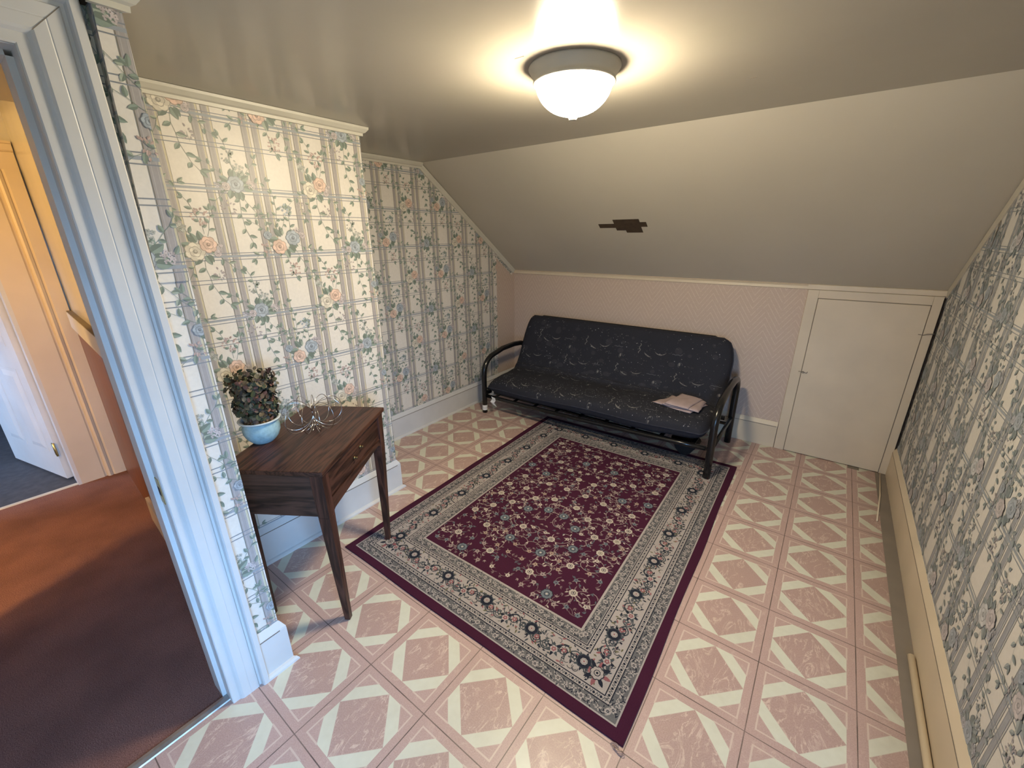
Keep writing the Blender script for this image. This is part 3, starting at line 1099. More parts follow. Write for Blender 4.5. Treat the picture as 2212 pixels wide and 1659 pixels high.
# mitre joint line
mb.add([(XS + .0221, -.386 + .03, HZ + .03), (XS + .0221, -.386 + .0312, HZ + .029), (XS + .0221, -.386 + .086, HZ + .085), (XS + .0221, -.386 + .085, HZ + .0862)], [(0, 1, 2, 3)], 'joint')
mb.run(CAS, (XS, -1.15, 0), (XS, -1.15, HZ), (1, 0, 0), 'white_paint', upv=(0, -1, 0))
struct(mb.build('trim_11'), 'moulded white casing of the doorway on the left', 'door casing')
mb = MB()
mb.box((-.405, -.3865, 0), (XS + .002, -.385, HZ), 'white_paint')
mb.box((-.405, -.399, 0), (-.330, -.3865, HZ - .012), 'white_paint')
mb.box((-.405, -1.15, HZ - .012), (-.330, -.399, HZ), 'white_paint')
mb.box((-.405, -1.15, HZ - .0015), (XS + .002, -.385, HZ), 'white_paint')
jb = struct(mb.build('door_2'), 'white door jamb with a stop strip on the left', 'door frame')
mb = MB()
mb.box((-.322, -.3885, .842), (-.292, -.3865, .925), 'brass')
mb.box((-.318, -.3888, .868), (-.298, -.3884, .898), 'dark_gap')
mb.build('strike_plate', jb)

# far doorway: heavy cream casing, open panelled door
mb = MB()
X0 = -2.72
mb.run([(0, 0), (.018, 0), (.020, .004), (.020, .120), (.014, .128), (.013, .134), (.030, .140), (.036, .150), (.030, .162), (.024, .166), (.030, .172), (.034, .176), (.034, .236), (0, .236)],
       (X0, -.396, 0), (X0, -.396, 1.962), (1, 0, 0), 'cream_paint', upv=(0, 1, 0))
mb.run([(0, 0), (.022, 0), (.022, .09), (.034, .094), (.040, .10), (.040, .13), (.05, .134), (.05, .145), (0, .145)], (X0, -1.35, 1.962), (X0, -.158, 1.962), (1, 0, 0), 'cream_paint')
struct(mb.build('trim_12'), 'heavy cream casing of the far door in the hall', 'door casing')
mb = MB()
mb.box((-2.852, -.410, 0), (-2.70, -.392, 1.965), 'white_paint')
struct(mb.build('trim_13'), 'jamb of the far door', 'door frame')
hd = thing('door_3', (-2.86, -.412, 0), 'white panelled door standing open across the hall', 'door')
hd['kind'] = 'structure'
hd.rotation_euler = (0, 0, radians(13.6))
mb = MB()
DW, DH = .76, 1.94
mb.box((-DW, -.030, .012), (0, 0.004, .012 + DH), 'white_paint')
lf = mb.build('leaf')
lf.parent = hd
mb = MB()
for (x0, x1) in ((-.66, -.42), (-.34, -.10)):
    for (z0, z1) in ((.20, .80), (.95, 1.52), (1.63, 1.85)):
        a = [(x0, -.0305, z0), (x1, -.0305, z0), (x1, -.0305, z1), (x0, -.0305, z1)]
        i1, i2 = .02, .055
        b_ = [(x0 + i1, -.0285, z0 + i1), (x1 - i1, -.0285, z0 + i1), (x1 - i1, -.0285, z1 - i1), (x0 + i1, -.0285, z1 - i1)]
        # raised field with a sloping border
        mb.prism([(x0, -.0300, z0), (x1, -.0300, z0), (x1, -.0300, z1), (x0, -.0300, z1)], (0, -.0015, 0), 'white_paint')
        mb.add([(x0 + i1, -.0316, z0 + i1), (x1 - i1, -.0316, z0 + i1), (x1 - i1, -.0316, z1 - i1), (x0 + i1, -.0316, z1 - i1),
                (x0 + i2, -.039, z0 + i2), (x1 - i2, -.039, z0 + i2), (x1 - i2, -.039, z1 - i2), (x0 + i2, -.039, z1 - i2)],
               [(4, 5, 6, 7), (0, 1, 5, 4), (1, 2, 6, 5), (2, 3, 7, 6), (3, 0, 4, 7)], 'white_paint')
pn = mb.build('panel')
pn.parent = lf
for z_ in (.24, 1.7):
    mb = MB()
    mb.box((-.022, -.0335, z_ - .045), (.006, -.030, z_ + .045), 'brass')
    mb.tube([(.009, -.034, z_ - .048), (.009, -.034, z_ + .048)], .006, 'brass', 10)
    h_ = mb.build('hinge')
    h_.parent = hd

# access door in the knee wall --------------------------------------
mb = MB()
mb.box((1.036, YK - .020, 0.0), (1.100, YK, 1.220), 'cream_paint')
mb.box((1.100, YK - .020, 1.166), (1.672, YK, 1.220), 'cream_paint')
mb.box((1.672, YK - .020, 0.0), (1.716, YK, 1.220), 'cream_paint')
mb.box((1.716, YK - .010, 0.15), (1.727, YK, 1.210), 'dark_gap')
fr = struct(mb.build('door_1', bevel=.002), 'cream painted access door in the knee wall', 'door')
mb = MB()
mb.box((1.104, YK - .024, 0.006), (1.668, YK - .006, 1.162), 'cream_paint')
mb.build('leaf', fr, bevel=.0015)
mb = MB()
mb.box((1.100, YK - .0195, .004), (1.104, YK - .010, 1.166), 'joint')
mb.box((1.100, YK - .0195, 1.162), (1.672, YK - .010, 1.166), 'joint')
mb.box((1.668, YK - .0195, .004), (1.672, YK - .010, 1.166), 'joint')
mb.build('gap', fr)
mb = MB()
mb.tube([(1.085, YK - .026, .640), (1.095, YK - .034, .643), (1.118, YK - .036, .640), (1.135, YK - .030, .634), (1.138, YK - .026, .645)], .0016, 'joint', 6)
mb.tube([(1.112 + .007 * cos(k * .7), YK - .030, .638 + .007 * sin(k * .7)) for k in range(9)], .0014, 'joint', 6, closed=True)
mb.build('hook', fr)
mb = MB()
mb.tube([(1.650, YK - .0235, .985), (1.675, YK - .0235, .983), (1.690, YK - .030, .992), (1.722, YK - .032, .998)], .0022, 'joint', 6)
mb.build('latch', fr)

# ------------------------------------------------------------------ ceiling lamp
LX, LY = 0.345, 0.838
lamp = thing('ceiling_lamp', (LX, LY, ZC), 'lit frosted glass bowl lamp on the flat ceiling', 'ceiling lamp')
mb = MB()
mb.lathe([(0.0, 0), (.150, 0), (.152, -.006), (.146, -.016), (.136, -.030), (.134, -.040), (.137, -.044), (.137, -.048), (.131, -.051), (.128, -.050), (.0, -.048)], (LX, LY, ZC), 'aged_trim', 64)
mb.build('canopy', lamp, (LX, LY, ZC))
mb = MB()
pr_ = []
for i in range(15):
    a = i / 14 * pi / 2
    pr_.append((.126 * cos(a) ** .9 if i < 14 else 0.001, -.052 - .088 * sin(a) ** 1.15))
mb.lathe(pr_, (LX, LY, ZC), 'lit_glass', 64)
mb.build('glass_bowl', lamp, (LX, LY, ZC))
mb = MB()
mb.lathe([(0, -.138), (.017, -.138), (.018, -.143), (.013, -.149), (.013, -.153), (0, -.155)], (LX, LY, ZC), 'aged_trim', 24)
mb.build('finial', lamp, (LX, LY, ZC))

# bulb of the hall, out of sight round the corner
hb = thing('hall_lamp', (-1.15, -1.72, 2.27), 'small hall ceiling light round the corner', 'ceiling lamp')
mb = MB()
mb.lathe([(0, 0), (.07, 0), (.07, -.02), (.03, -.05), (.03, -.12), (0, -.12)], (-1.15, -1.72, 2.27), 'aged_trim', 24)
mb.build('lamp_holder', hb, (-1.15, -1.72, 2.27))

# ------------------------------------------------------------------ rug
RC = [Vector((-.678, .320, 0)), Vector((.908, .318, 0)), Vector((.863, 2.468, 0)), Vector((-.722, 2.432, 0))]
RW, RL = 1.585, 2.14


def rug_surf(u, v, h):
    s_, t_ = u / RW, v / RL
    p = (RC[0] * (1 - s_) + RC[1] * s_) * (1 - t_) + (RC[3] * (1 - s_) + RC[2] * s_) * t_
    wob = .003 * sin(v * 9 + 1) * max(0, 1 - abs(s_) * 12) + .003 * sin(v * 7) * max(0, 1 - abs(1 - s_) * 12)
    return (p.x + wob, p.y + .002 * sin(u * 8) * max(0, 1 - t_ * 12), .0072 + h)


rug = MB()
rc = []
nu, nvv = 24, 32
g0 = len(rug.v)
vs, fs = [], []
for j in range(nvv + 1):
    for i in range(nu + 1):
        vs.append(rug_surf(RW * i / nu, RL * j / nvv, 0))
for j in range(nvv):
    for i in range(nu):
        a = j * (nu + 1) + i
        fs.append((a, a + 1, a + nu + 2, a + nu + 1))
edge = [i for i in range(nu + 1)] + [j * (nu + 1) + nu for j in range(1, nvv + 1)] + [nvv * (nu + 1) + i for i in range(nu - 1, -1, -1)] + [j * (nu + 1) for j in range(nvv - 1, 0, -1)]
o0 = len(vs)
for e in edge:
    vs.append((vs[e][0], vs[e][1], .0005))
for k in range(len(edge)):
    k2 = (k + 1) % len(edge)
    fs.append((edge[k], o0 + k, o0 + k2, edge[k2]))
rug.add(vs, fs, 'textile_print')
MAROON = (0.052, 0.0105, 0.029)
rc += [MAROON] * len(rug.f)
NAVY, SLATE, BEIGE, TAN, ROSE, OLIVE = (0.018, 0.021, 0.034), (0.060, 0.070, 0.082), (0.375, 0.335, 0.322), (0.37, 0.28, 0.20), (0.26, 0.10, 0.11), (0.13, 0.12, 0.07)
MID = (.135, .132, .138)
RA = Art()


def ring(o_, i_, c, k):
    """rectangular band from inset o_ to inset i_"""
    RA.poly([(o_, o_), (RW - o_, o_), (RW - i_, i_), (i_, i_)], c, k)
    RA.poly([(RW - o_, o_), (RW - o_, RL - o_), (RW - i_, RL - i_), (RW - i_, i_)], c, k)
    RA.poly([(RW - o_, RL - o_), (o_, RL - o_), (i_, RL - i_), (RW - i_, RL - i_)], c, k)
    RA.poly([(o_, RL - o_), (o_, o_), (i_, i_), (i_, RL - i_)], c, k)


ring(.040, .310, BEIGE, 0)
ring(.046, .088, MID, 1)
ring(.088, .092, NAVY, 2)
ring(.112, .116, NAVY, 2)
ring(.228, .232, NAVY, 2)
ring(.252, .256, NAVY, 2)
ring(.259, .300, MID, 1)
RA.poly([(.310, .310), (RW - .310, .310), (RW - .310, RL - .310), (.310, RL - .310)], MAROON, 0)
rr = random.Random(21)


def flower(x_, y_, r, c, cin, n=8, k=6, out=None):
    if out:
        RA.petals(x_, y_, r * 1.14, n, out, k, rl=.36)
    RA.petals(x_, y_, r, n, c, k + 1, rl=.36)
    RA.disc(x_, y_, r * .72, c, k + 2, 10)
    RA.disc(x_, y_, r * .52, cin, k + 3, 8)
    RA.disc(x_, y_, r * .40, c, k + 4, 8)
    RA.disc(x_, y_, r * .20, cin, k + 5, 6)


def along(inset, step, fn, phase=0.0):
    """repeat fn(x, y, angle, index) along the centre line of a band"""
    Ls = [((inset, inset), (1, 0), RW - 2 * inset), ((RW - inset, inset), (0, 1), RL - 2 * inset),
          ((RW - inset, RL - inset), (-1, 0), RW - 2 * inset), ((inset, RL - inset), (0, -1), RL - 2 * inset)]
    for (p, d, L) in Ls:
        n_ = max(1, round(L / step))
        for i in range(n_):
            t = (i + .5 + phase) / n_ * L
            fn(p[0] + d[0] * t, p[1] + d[1] * t, math.atan2(d[1], d[0]), i)


def guard(x_, y_, a, i):
    ca, sa = cos(a), sin(a)
    W_ = lambda u, v: (x_ + u * ca - v * sa, y_ + u * sa + v * ca)
    q_ = random.Random(i * 7 + int(a * 10))
    s_ = 1 if i % 2 else -1
    pts = [W_(-.017 + .0034 * q, s_ * .013 * cos(q * pi / 10)) for q in range(11)]
    RA.line(pts, .0030, NAVY, 3)
    if i % 3 == 0:
        px, py = W_(0, -s_ * .003)
        RA.petals(px, py, .0125, 6, BEIGE, 4, rl=.34)
        RA.disc(px, py, .0050, NAVY, 5, 6)
        RA.disc(px, py, .0024, BEIGE, 6, 5)
    else:
        px, py = W_(0, -s_ * .005)
        for t in range(4):
            RA.leaf(px, py, a + t * 1.57 + .5, .0135, .0058, BEIGE, 4)
        RA.disc(px, py, .0026, SLATE, 5, 5)
    for t in range(12):
        px, py = W_(q_.uniform(-.017, .017), q_.uniform(-.018, .018))
        RA.leaf(px, py, q_.random() * 6.28, q_.uniform(.007, .012), .0042, BEIGE if t % 3 else NAVY, 3)


along(.067, .0335, guard)
along(.279, .0335, guard)


def dots(x_, y_, a, i):
    ca, sa = cos(a), sin(a)
    W_ = lambda u, v: (x_ + u * ca - v * sa, y_ + u * sa + v * ca)
    if i % 2:
        RA.disc(x_, y_, .0060, NAVY, 3, 4, 1, 1, a)
    else:
        RA.line([W_(-.007, -.007), W_(-.002, .006), W_(.004, -.005), W_(.008, .007)], .0022, SLATE, 3)


for ins in (.102, .242):
    along(ins, .0145, dots)


def main_border(x_, y_, a, i):
    ca, sa = cos(a), sin(a)
    W_ = lambda u, v: (x_ + u * ca - v * sa, y_ + u * sa + v * ca)
    s_ = 1 if i % 2 else -1
    D = .0052
    # scrolling vine
    pts = [W_(-.075 + .15 * q / 16, s_ * .034 * sin(2 * pi * q / 16)) for q in range(17)]
    RA.line(pts, D, SLATE, 3)
    for sg in (-1, 1):
        cx_, cy_ = sg * .038, -sg * s_ * .006
        sp_ = [W_(cx_ + (.026 - .0012 * q) * cos(.55 * q * sg + 1.2), cy_ + (.026 - .0012 * q) * sin(.55 * q * sg + 1.2)) for q in range(12)]
        RA.line(sp_, .0036, NAVY if sg > 0 else SLATE, 4)
        px, py = W_(cx_, cy_)
        RA.petals(px, py, .012, 5, ROSE if sg > 0 else SLATE, 4, rl=.4)
        RA.disc(px, py, .0045, BEIGE, 5, 6)
        for t in range(5):
            RA.leaf(px, py, a + t * 1.26, .017, .005, NAVY, 3)
    px, py = W_(0, s_ * .012)
    if i % 2:
        for t in range(8):
            RA.leaf(px, py, a + t * .785, .044, .013, SLATE if t % 2 else NAVY, 4)
        flower(px, py, .029, NAVY, BEIGE, 9, 5, SLATE)
        RA.disc(px, py, .011, BEIGE, 11, 7)
        RA.disc(px, py, .004, ROSE, 12, 5)
    else:
        for t in range(7):
            RA.leaf(px, py, a + t * .9 + .2, .034, .013, NAVY if t % 2 else SLATE, 5, None)
        RA.petals(px, py, .017, 6, shade(BEIGE, 1.05), 6, rl=.4)
        RA.petals(px, py, .011, 5, ROSE, 7, rl=.4)
        RA.disc(px, py, .004, BEIGE, 8, 5)
    for t in range(26):
        u_, v_ = rr.uniform(-.066, .066), rr.uniform(-.048, .048)
        qx, qy = W_(u_, v_)
        RA.leaf(qx, qy, rr.random() * 6.28, rr.uniform(.012, .022), .0068, rr.choice([NAVY, SLATE, SLATE, ROSE, OLIVE]), 4, None)
    for t in range(7):
        u_, v_ = rr.uniform(-.07, .07), rr.choice([-1, 1]) * rr.uniform(.02, .042)
        qx, qy = W_(u_, v_)
        aa = rr.random() * 6
        RA.line([(qx + .012 * cos(aa + .6 * q) , qy + .012 * sin(aa + .6 * q)) for q in range(6)], .0022, rr.choice([NAVY, SLATE]), 4)


along(.172, .128, main_border)
for (cx_, cy_) in ((.172, .172), (RW - .172, .172), (RW - .172, RL - .172), (.172, RL - .172)):
    flower(cx_, cy_, .026, BEIGE, NAVY, 8, 7, NAVY)
    for t in range(8):
        RA.leaf(cx_ + .02 * cos(t * .785), cy_ + .02 * sin(t * .785), t * .785, .036, .016, NAVY if t % 2 else ROSE, 5)

# field: scattered rosettes, vines, sprays (mirrored left to right)
FX0, FX1, FY0, FY1 = .318, RW - .318, .318, RL - .318
def poisson(n_, d, seed, others=(), dd=0.0, pad=.03, x1=None):
    q_ = random.Random(seed)
    out, t = [], 0
    while len(out) < n_ and t < 9000:
        t += 1
        p = (q_.uniform(FX0 + pad, x1 or RW / 2), q_.uniform(FY0 + pad, FY1 - pad))
        if abs(p[0] - RW / 2) < d * .4:
            continue
        if all((p[0] - o[0]) ** 2 + (p[1] - o[1]) ** 2 > d * d for o in out) and all((p[0] - o[0]) ** 2 + (p[1] - o[1]) ** 2 > dd * dd for o in others):
            out.append(p)
    return out


def mir(p, s_):
    return p if s_ else (RW - p[0], p[1])


IV, IV2, DULL = (0.47, 0.41, 0.36), (0.31, 0.245, 0.235), (0.185, 0.135, 0.14)
region_f = [(FX0 - .004, FY0 - .004), (FX1 + .004, FY0 - .004), (FX1 + .004, FY1 + .004), (FX0 - .004, FY1 + .004)]
big = poisson(34, .118, 5, pad=.045)
mid_ = poisson(90, .058, 6, big, .052, pad=.018)
small = poisson(260, .030, 8, big, .038, pad=.012)
HALF = Art()
keepRA, RA = RA, HALF
q_ = random.Random(17)
for idx, (x_, y_) in enumerate(big):
    kind = idx % 4
    for t in range(6):
        an = q_.random() * 6.28
        RA.leaf(x_ + .015 * cos(an), y_ + .015 * sin(an), an, .034, .012, q_.choice([DULL, IV2, shade(SLATE, 1.6)]), 5, shade(MAROON, 1.3))
    if kind == 3:
        flower(x_, y_, .028, shade(SLATE, 2.4), NAVY, 9, 6, NAVY)
        RA.disc(x_, y_, .006, IV, 12, 6)
    else:
        flower(x_, y_, .0225, IV, NAVY if kind else OLIVE, 8, 6)
    # a scrolling stem from every rosette
    for sg in (1, -1):
        an = q_.random() * 6.28
        px, py = x_, y_
        pts = []
        cv_ = sg * q_.uniform(.16, .34)
        for t in range(13):
            pts.append((px, py))
            an += cv_ * (1 if t < 8 else 2.0)
            px += .0165 * cos(an)
            py += .0165 * sin(an)
        RA.line(pts, .0031, IV2, 2)
        for t in range(2, 13, 2):
            an2 = math.atan2(pts[t][1] - pts[t - 1][1], pts[t][0] - pts[t - 1][0])
            RA.leaf(pts[t][0], pts[t][1], an2 + (1.0 if t % 4 else -1.0), .019, .0075, q_.choice([IV2, DULL, IV, shade(SLATE, 1.6)]), 3)
for idx, (x_, y_) in enumerate(mid_):
    c_ = q_.choice([IV2, IV, shade(PEACH, .6), IV2, shade(SLATE, 2.2)])
    RA.petals(x_, y_, .0125, 5 + idx % 2, c_, 4, q_.random() * 6, rl=.42)
    RA.disc(x_, y_, .0036, q_.choice([MAROON, NAVY]), 5, 5)
    an = q_.random() * 6.28
    RA.line([(x_ + .009 * t * cos(an + .22 * t), y_ + .009 * t * sin(an + .22 * t)) for t in range(6)], .0026, DULL, 2)
    for t in range(3):
        RA.leaf(x_, y_, an + 1.5 + t * 1.2, .024, .0065, q_.choice([DULL, IV2]), 3)
for idx, (x_, y_) in enumerate(small):
    an = q_.random() * 6.28
    c_ = q_.choice([IV2, DULL, DULL, shade(SLATE, 1.7)])
    for t in range(3):
        RA.leaf(x_, y_, an + (t - 1) * .7, q_.uniform(.013, .020), .0048, c_, 2)
RA = keepRA
for (pp, c, k) in HALF.p:
    for s_ in (0, 1):
        pl = [mir(z_, s_) for z_ in pp]
        if not s_:
            pl = pl[::-1]
        pl = cut(pl, region_f)
        if len(pl) > 2:
            RA.poly(pl, c, k)
put_art(rug, rc, RA.p, rug_surf, 'textile_print', lift=.00016)
ro = rug.build('area_rug', col=rc)
tag(ro, 'maroon area rug with a beige floral border in front of the futon', 'rug')
mb = MB()
for k in range(5):
    c0 = Vector((.885 + .006 * k, .312 - .002 * k, .006))
    mb.tube([c0 + Vector((.013 * cos(t * .55 + k), .008 * sin(t * .55 + k) - .006, .003 * sin(t + k))) for t in range(8)], .0011, 'moss', 5)
mb.mats = ['loose_thread']
mat('loose_thread', (.30, .20, .19), .9)
th = mb.build('loose_thread', ro)

# ------------------------------------------------------------------ sewing table
ZT = .770
A_, B_ = Vector((-.210, .043, 0)), Vector((-.543, .568, 0))
ex = (B_ - A_).normalized()
TLn = (B_ - A_).length
ey = Vector((ex.y, -ex.x, 0)) * -1          # towards the back wall
TW = .405
TM = Matrix(((ex.x, ey.x, 0, A_.x), (ex.y, ey.y, 0, A_.y), (0, 0, 1, 0), (0, 0, 0, 1)))
tb = thing('sewing_table', (A_.x, A_.y, 0), 'dark walnut sewing table with tapered legs against the floral wall', 'table')
ang = math.atan2(ex.y, ex.x)
tb.rotation_euler = (0, 0, ang)


def tpart(mb_, name, bevel=0.0, parent=None):
    o_ = mb_.build(name, bevel=bevel)
    o_.parent = parent or tb
    return o_


def mir_y(pts):
    return pts


mb = MB()
mb.box((-.004, -.004, ZT - .020), (TLn + .004, TW, ZT), 'walnut_x')
tpart(mb, 'tabletop', .003)
mb = MB()
mb.box((.030, .016, ZT - .150), (TLn - .030, .034, ZT - .0205), 'walnut_x')
dr = tpart(mb, 'drawer_front', .002)
for (px, pz) in ((.285, -.100), (.352, -.080)):
    mb = MB()
    mb.lathe([(0, -.001), (.0075, -.001), (.0085, .003), (.004, .006), (.004, .010), (.007, .014), (0, .016)], (0, 0, 0), 'dark_brass', 14)
    for k in range(len(mb.v)):
        v = mb.v[k]
        mb.v[k] = (px + v[0], .0152 - v[2], ZT + pz + v[1])
    tpart(mb, 'knob', parent=dr)
mb = MB()
mb.box((.014, .030, ZT - .210), (.032, TW - .020, ZT - .0205), 'walnut_side')
tpart(mb, 'end_panel', .002)
mb = MB()
mb.box((TLn - .032, .030, ZT - .210), (TLn - .014, TW - .020, ZT - .0205), 'walnut_side')
tpart(mb, 'end_panel', .002)
mb = MB()
mb.box((.030, TW - .034, ZT - .150), (TLn - .030, TW - .016, ZT - .0205), 'walnut_side')
tpart(mb, 'back_panel')
# apron with the slanting cut below the drawer
mb = MB()
mb.prism([(.055, .012, ZT - .215), (.075, .012, ZT - .205), (TLn - .085, .012, ZT - .175), (TLn - .055, .012, ZT - .190), (TLn - .050, .012, ZT - .1505), (.050, .012, ZT - .1505)], (0, .022, 0), 'walnut_x')
tpart(mb, 'apron')
TI, BI = .050, .024
for (cx_, cy_, sx, sy, inx, rz) in ((0, 0, 1, 1, .036, 0), (TLn, 0, -1, 1, .045, .0105), (0, TW, 1, -1, .036, 0), (TLn, TW, -1, -1, .030, 0)):
    mb = MB()
    ox, oy = cx_ + sx * .006, cy_ + sy * .006
    mid = ZT - .215
    lv = []
    for (zz_, w_, inn) in ((rz, BI, inx), (mid, TI - .004, .006), (ZT - .0205, TI, 0)):
        a = [(ox + sx * inn, oy + sy * inn * .3), (ox + sx * (inn + w_), oy + sy * inn * .3), (ox + sx * (inn + w_), oy + sy * (inn * .3 + w_)), (ox + sx * inn, oy + sy * (inn * .3 + w_))]
        if sx * sy < 0:
            a = a[::-1]
        lv.append([(p[0], p[1], zz_) for p in a])
    mb.hexa(lv[0], lv[1], 'walnut_z')
    mb.hexa(lv[1], lv[2], 'walnut_z')
    tpart(mb, 'leg', .002)

# ------------------------------------------------------------------ potted plant on the table
PX, PY = -.652, .040
pl = thing('potted_plant', (PX, PY, ZT), 'dried leafy plant in a pale blue pot on the sewing table', 'plant')
mb = MB()
mb.lathe([(0, 0), (.040, 0), (.044, .004), (.060, .022), (.070, .046), (.071, .070), (.066, .088), (.067, .093)], (PX, PY, ZT), 'glaze', 48)
pot = mb.build('pot', pl, (PX, PY, ZT))
mb = MB()
mb.lathe([(.067, .093), (.078, .098), (.081, .103), (.078, .106), (.067, .103), (.062, .097), (.060, .06)], (PX, PY, ZT), 'glaze_rim', 48)
mb.build('rim', pot).parent = pot
for c_ in pot.children:
    c_.matrix_parent_inverse = Matrix.Identity(4)
    c_.location = (-PX, -PY, -ZT)
mb = MB()
mb.lathe([(0, .098), (.03, .100), (.055, .092), (.063, .084)], (PX, PY, ZT), 'moss', 32)
for k in range(60):
    q_ = random.Random(k)
    a, r_ = q_.random() * 6.28, .055 * sqrt(q_.random())
    c0 = Vector((PX + r_ * cos(a), PY + r_ * sin(a), ZT + .097))
    mb.lathe([(0, -.006), (.006, 0), (.004, .006), (0, .008)], c0, 'moss', 6)
mb.build('soil', pl, (PX, PY, ZT))
mb = MB()
for k in range(5):
    q_ = random.Random(k + 3)
    mb.tube([(PX + .012 * cos(k * 1.3), PY + .012 * sin(k * 1.3), ZT + .09), (PX + .02 * cos(k * 1.3), PY + .02 * sin(k * 1.3), ZT + .15), (PX + .035 * cos(k * 1.3), PY + .035 * sin(k * 1.3), ZT + .24)], [.006, .005, .003], 'bark', 7)
mb.build('stem', pl, (PX, PY, ZT))
mb, cols = MB(), []
q_ = random.Random(77)
mb.slot('leaf_print')
LC = [(.035, .045, .018), (.060, .065, .028), (.10, .075, .042), (.13, .10, .06), (.075, .045, .03), (.04, .032, .02), (.11, .10, .065), (.15, .065, .045), (.028, .036, .018)]
for k in range(1150):
    hz = q_.random()
    rad = .072 + .010 * hz + .006 * sin(hz * 9)
    a = q_.random() * 2 * pi
    sq = 1.0 / max(abs(cos(a)), abs(sin(a))) ** .5
    r_ = rad * sq * (q_.random() ** .32)
    c0 = Vector((PX - .006 + r_ * cos(a), PY + r_ * sin(a) * .95, ZT + .118 + hz * .170))
    L = q_.uniform(.014, .032)
    nrm = Vector((cos(a) + q_.uniform(-.8, .8), sin(a) + q_.uniform(-.8, .8), q_.uniform(-.5, 1.0))).normalized()
    tg = nrm.cross(Vector((q_.uniform(-1, 1), q_.uniform(-1, 1), q_.uniform(-1, 1)))).normalized()
    bt = nrm.cross(tg)
    pts = [c0, c0 + tg * L * .3 + bt * L * .32 + nrm * .003, c0 + tg * L * .7 + bt * L * .30 + nrm * .001, c0 + tg * L, c0 + tg * L * .7 - bt * L * .30 + nrm * .001, c0 + tg * L * .3 - bt * L * .32 + nrm * .003]
    o0 = len(mb.v)
    mb.v += [tuple(p) for p in pts]
    col_ = q_.choice(LC)
    if q_.random() < .012:
        col_ = (.55, .52, .48)
    for f_ in ((0, 1, 2, 3), (0, 3, 4, 5)):
        mb.f.append(tuple(o0 + i for i in f_))
        mb.mi.append(0)
        mb.sm.append(False)
        cols.append(shade(col_, q_.uniform(.8, 1.2)))
mb.build('foliage', pl, (PX, PY, ZT), col=cols)

# ------------------------------------------------------------------ wire ornament
WX, WY = -.598, .238
mb = MB()
for k in range(11):
    a = k * pi * 2 / 11 + .3
    R_ = .060 + .004 * (k % 3)
    rz_ = .061 + .003 * (k % 2)
    cxk = R_ * .98
    pts = []
    for t in range(28):
        th_ = 2 * pi * t / 28
        rr_ = cxk + R_ * cos(th_)
        zz_ = ZT + .069 + rz_ * sin(th_) * (1 + .15 * cos(th_))
        pts.append((WX + rr_ * cos(a), WY + rr_ * sin(a), zz_))
    mb.tube(pts, .0013, 'chrome_wire', 6, closed=True)
for k in range(9):
    a = k * 2 * pi / 9
    mb.tube([(WX, WY, ZT + .012), (WX + .02 * cos(a), WY + .02 * sin(a), ZT + .010), (WX + .045 * cos(a), WY + .045 * sin(a), ZT + .0015)], .0013, 'chrome_wire', 6)
mb.tube([(WX, WY, ZT + .006), (WX, WY, ZT + .016)], .004, 'chrome_wire', 8)
tag(mb.build('wire_ornament', loc=(WX, WY, ZT)), 'round ornament of looped silver wire on the sewing table', 'ornament')

# ------------------------------------------------------------------ futon
FXL, FXR = -1.262, .722
FTY0, FTY1 = 2.185, 2.866
fu = thing('futon', (-.27, 2.5, 0), 'black tubular metal futon with a dark blue patterned mattress', 'futon')
TR = .0240
SEAT_Z = .222


def arm_path(x_):
    pts = [(x_, FTY0, 0.0), (x_, FTY0, .15), (x_, FTY0, .36)]
    # rounded front shoulder
    for t in range(1, 9):
        a = t / 8 * radians(78)
        pts.append((x_, FTY0 + .17 * (1 - cos(a)), .38 + .16 * sin(a)))
    pts.append((x_, FTY0 + .28, .566))
    pts.append((x_, FTY1 - .22, .572))
    for t in range(1, 8):
        a = t / 7 * radians(90)
        pts.append((x_, FTY1 - .13 + .13 * sin(a), .435 + .13 * cos(a)))
    pts += [(x_, FTY1, .36), (x_, FTY1, .15), (x_, FTY1, 0.0)]
    return pts


for x_ in (FXL, FXR):
    mb = MB()
    rz_ = 0.0105 if x_ == FXR else 0.0
    pts = arm_path(x_)
    pts[0] = (x_, FTY0, rz_)
    mb.tube(pts, TR, 'black_metal', 16)
    ar = mb.build('arm_frame', fu, (-.27, 2.5, 0))
    mb = MB()
    mb.tube([(x_, FTY0, .215), (x_, FTY1, .215)], .014, 'black_metal', 12)
    mb.box((x_ - .006, FTY0, .17), (x_ + .006, FTY0 + .10, .235), 'black_metal')
    mb.build('side_rail', fu, (-.27, 2.5, 0))
# stickers
mb = MB()
mb.tube([(FXL, FTY0, .028), (FXL, FTY0, .078)], TR + .0006, 'paper', 16, caps=False)
mb.tube([(FXL, FTY0, .050), (FXL, FTY0, .053)], TR + .0009, 'print_grey', 16, caps=False)
tag(mb.build('leg_sticker', fu, (-.27, 2.5, 0)), 'white sticker on the front left leg')
for (yy, zz_, nm) in ((FTY0 + .005, SEAT_Z, 'front_rail'), (FTY1 - .12, SEAT_Z + .02, 'rear_rail')):
    mb = MB()
    sag = lambda t: -.012 * sin(pi * t)
    mb.tube([(FXL + .03 + (FXR - FXL - .06) * t / 10, yy - .0 , zz_ - .052 * (1 - t / 10) * (nm == 'front_rail') + sag(t / 10)) for t in range(11)], .0165, 'black_metal', 12)
    mb.build(nm, fu, (-.27, 2.5, 0))
mb = MB()
mb.tube([(FXL + .02, FTY0 + .12, .165), (FXR - .02, FTY0 + .12, .165)], .012, 'black_metal', 10)
mb.tube([(FXL + .02, FTY1 - .03, .165), (FXR - .02, FTY1 - .03, .165)], .012, 'black_metal', 10)
mb.build('cross_bar', fu, (-.27, 2.5, 0))
mb = MB()
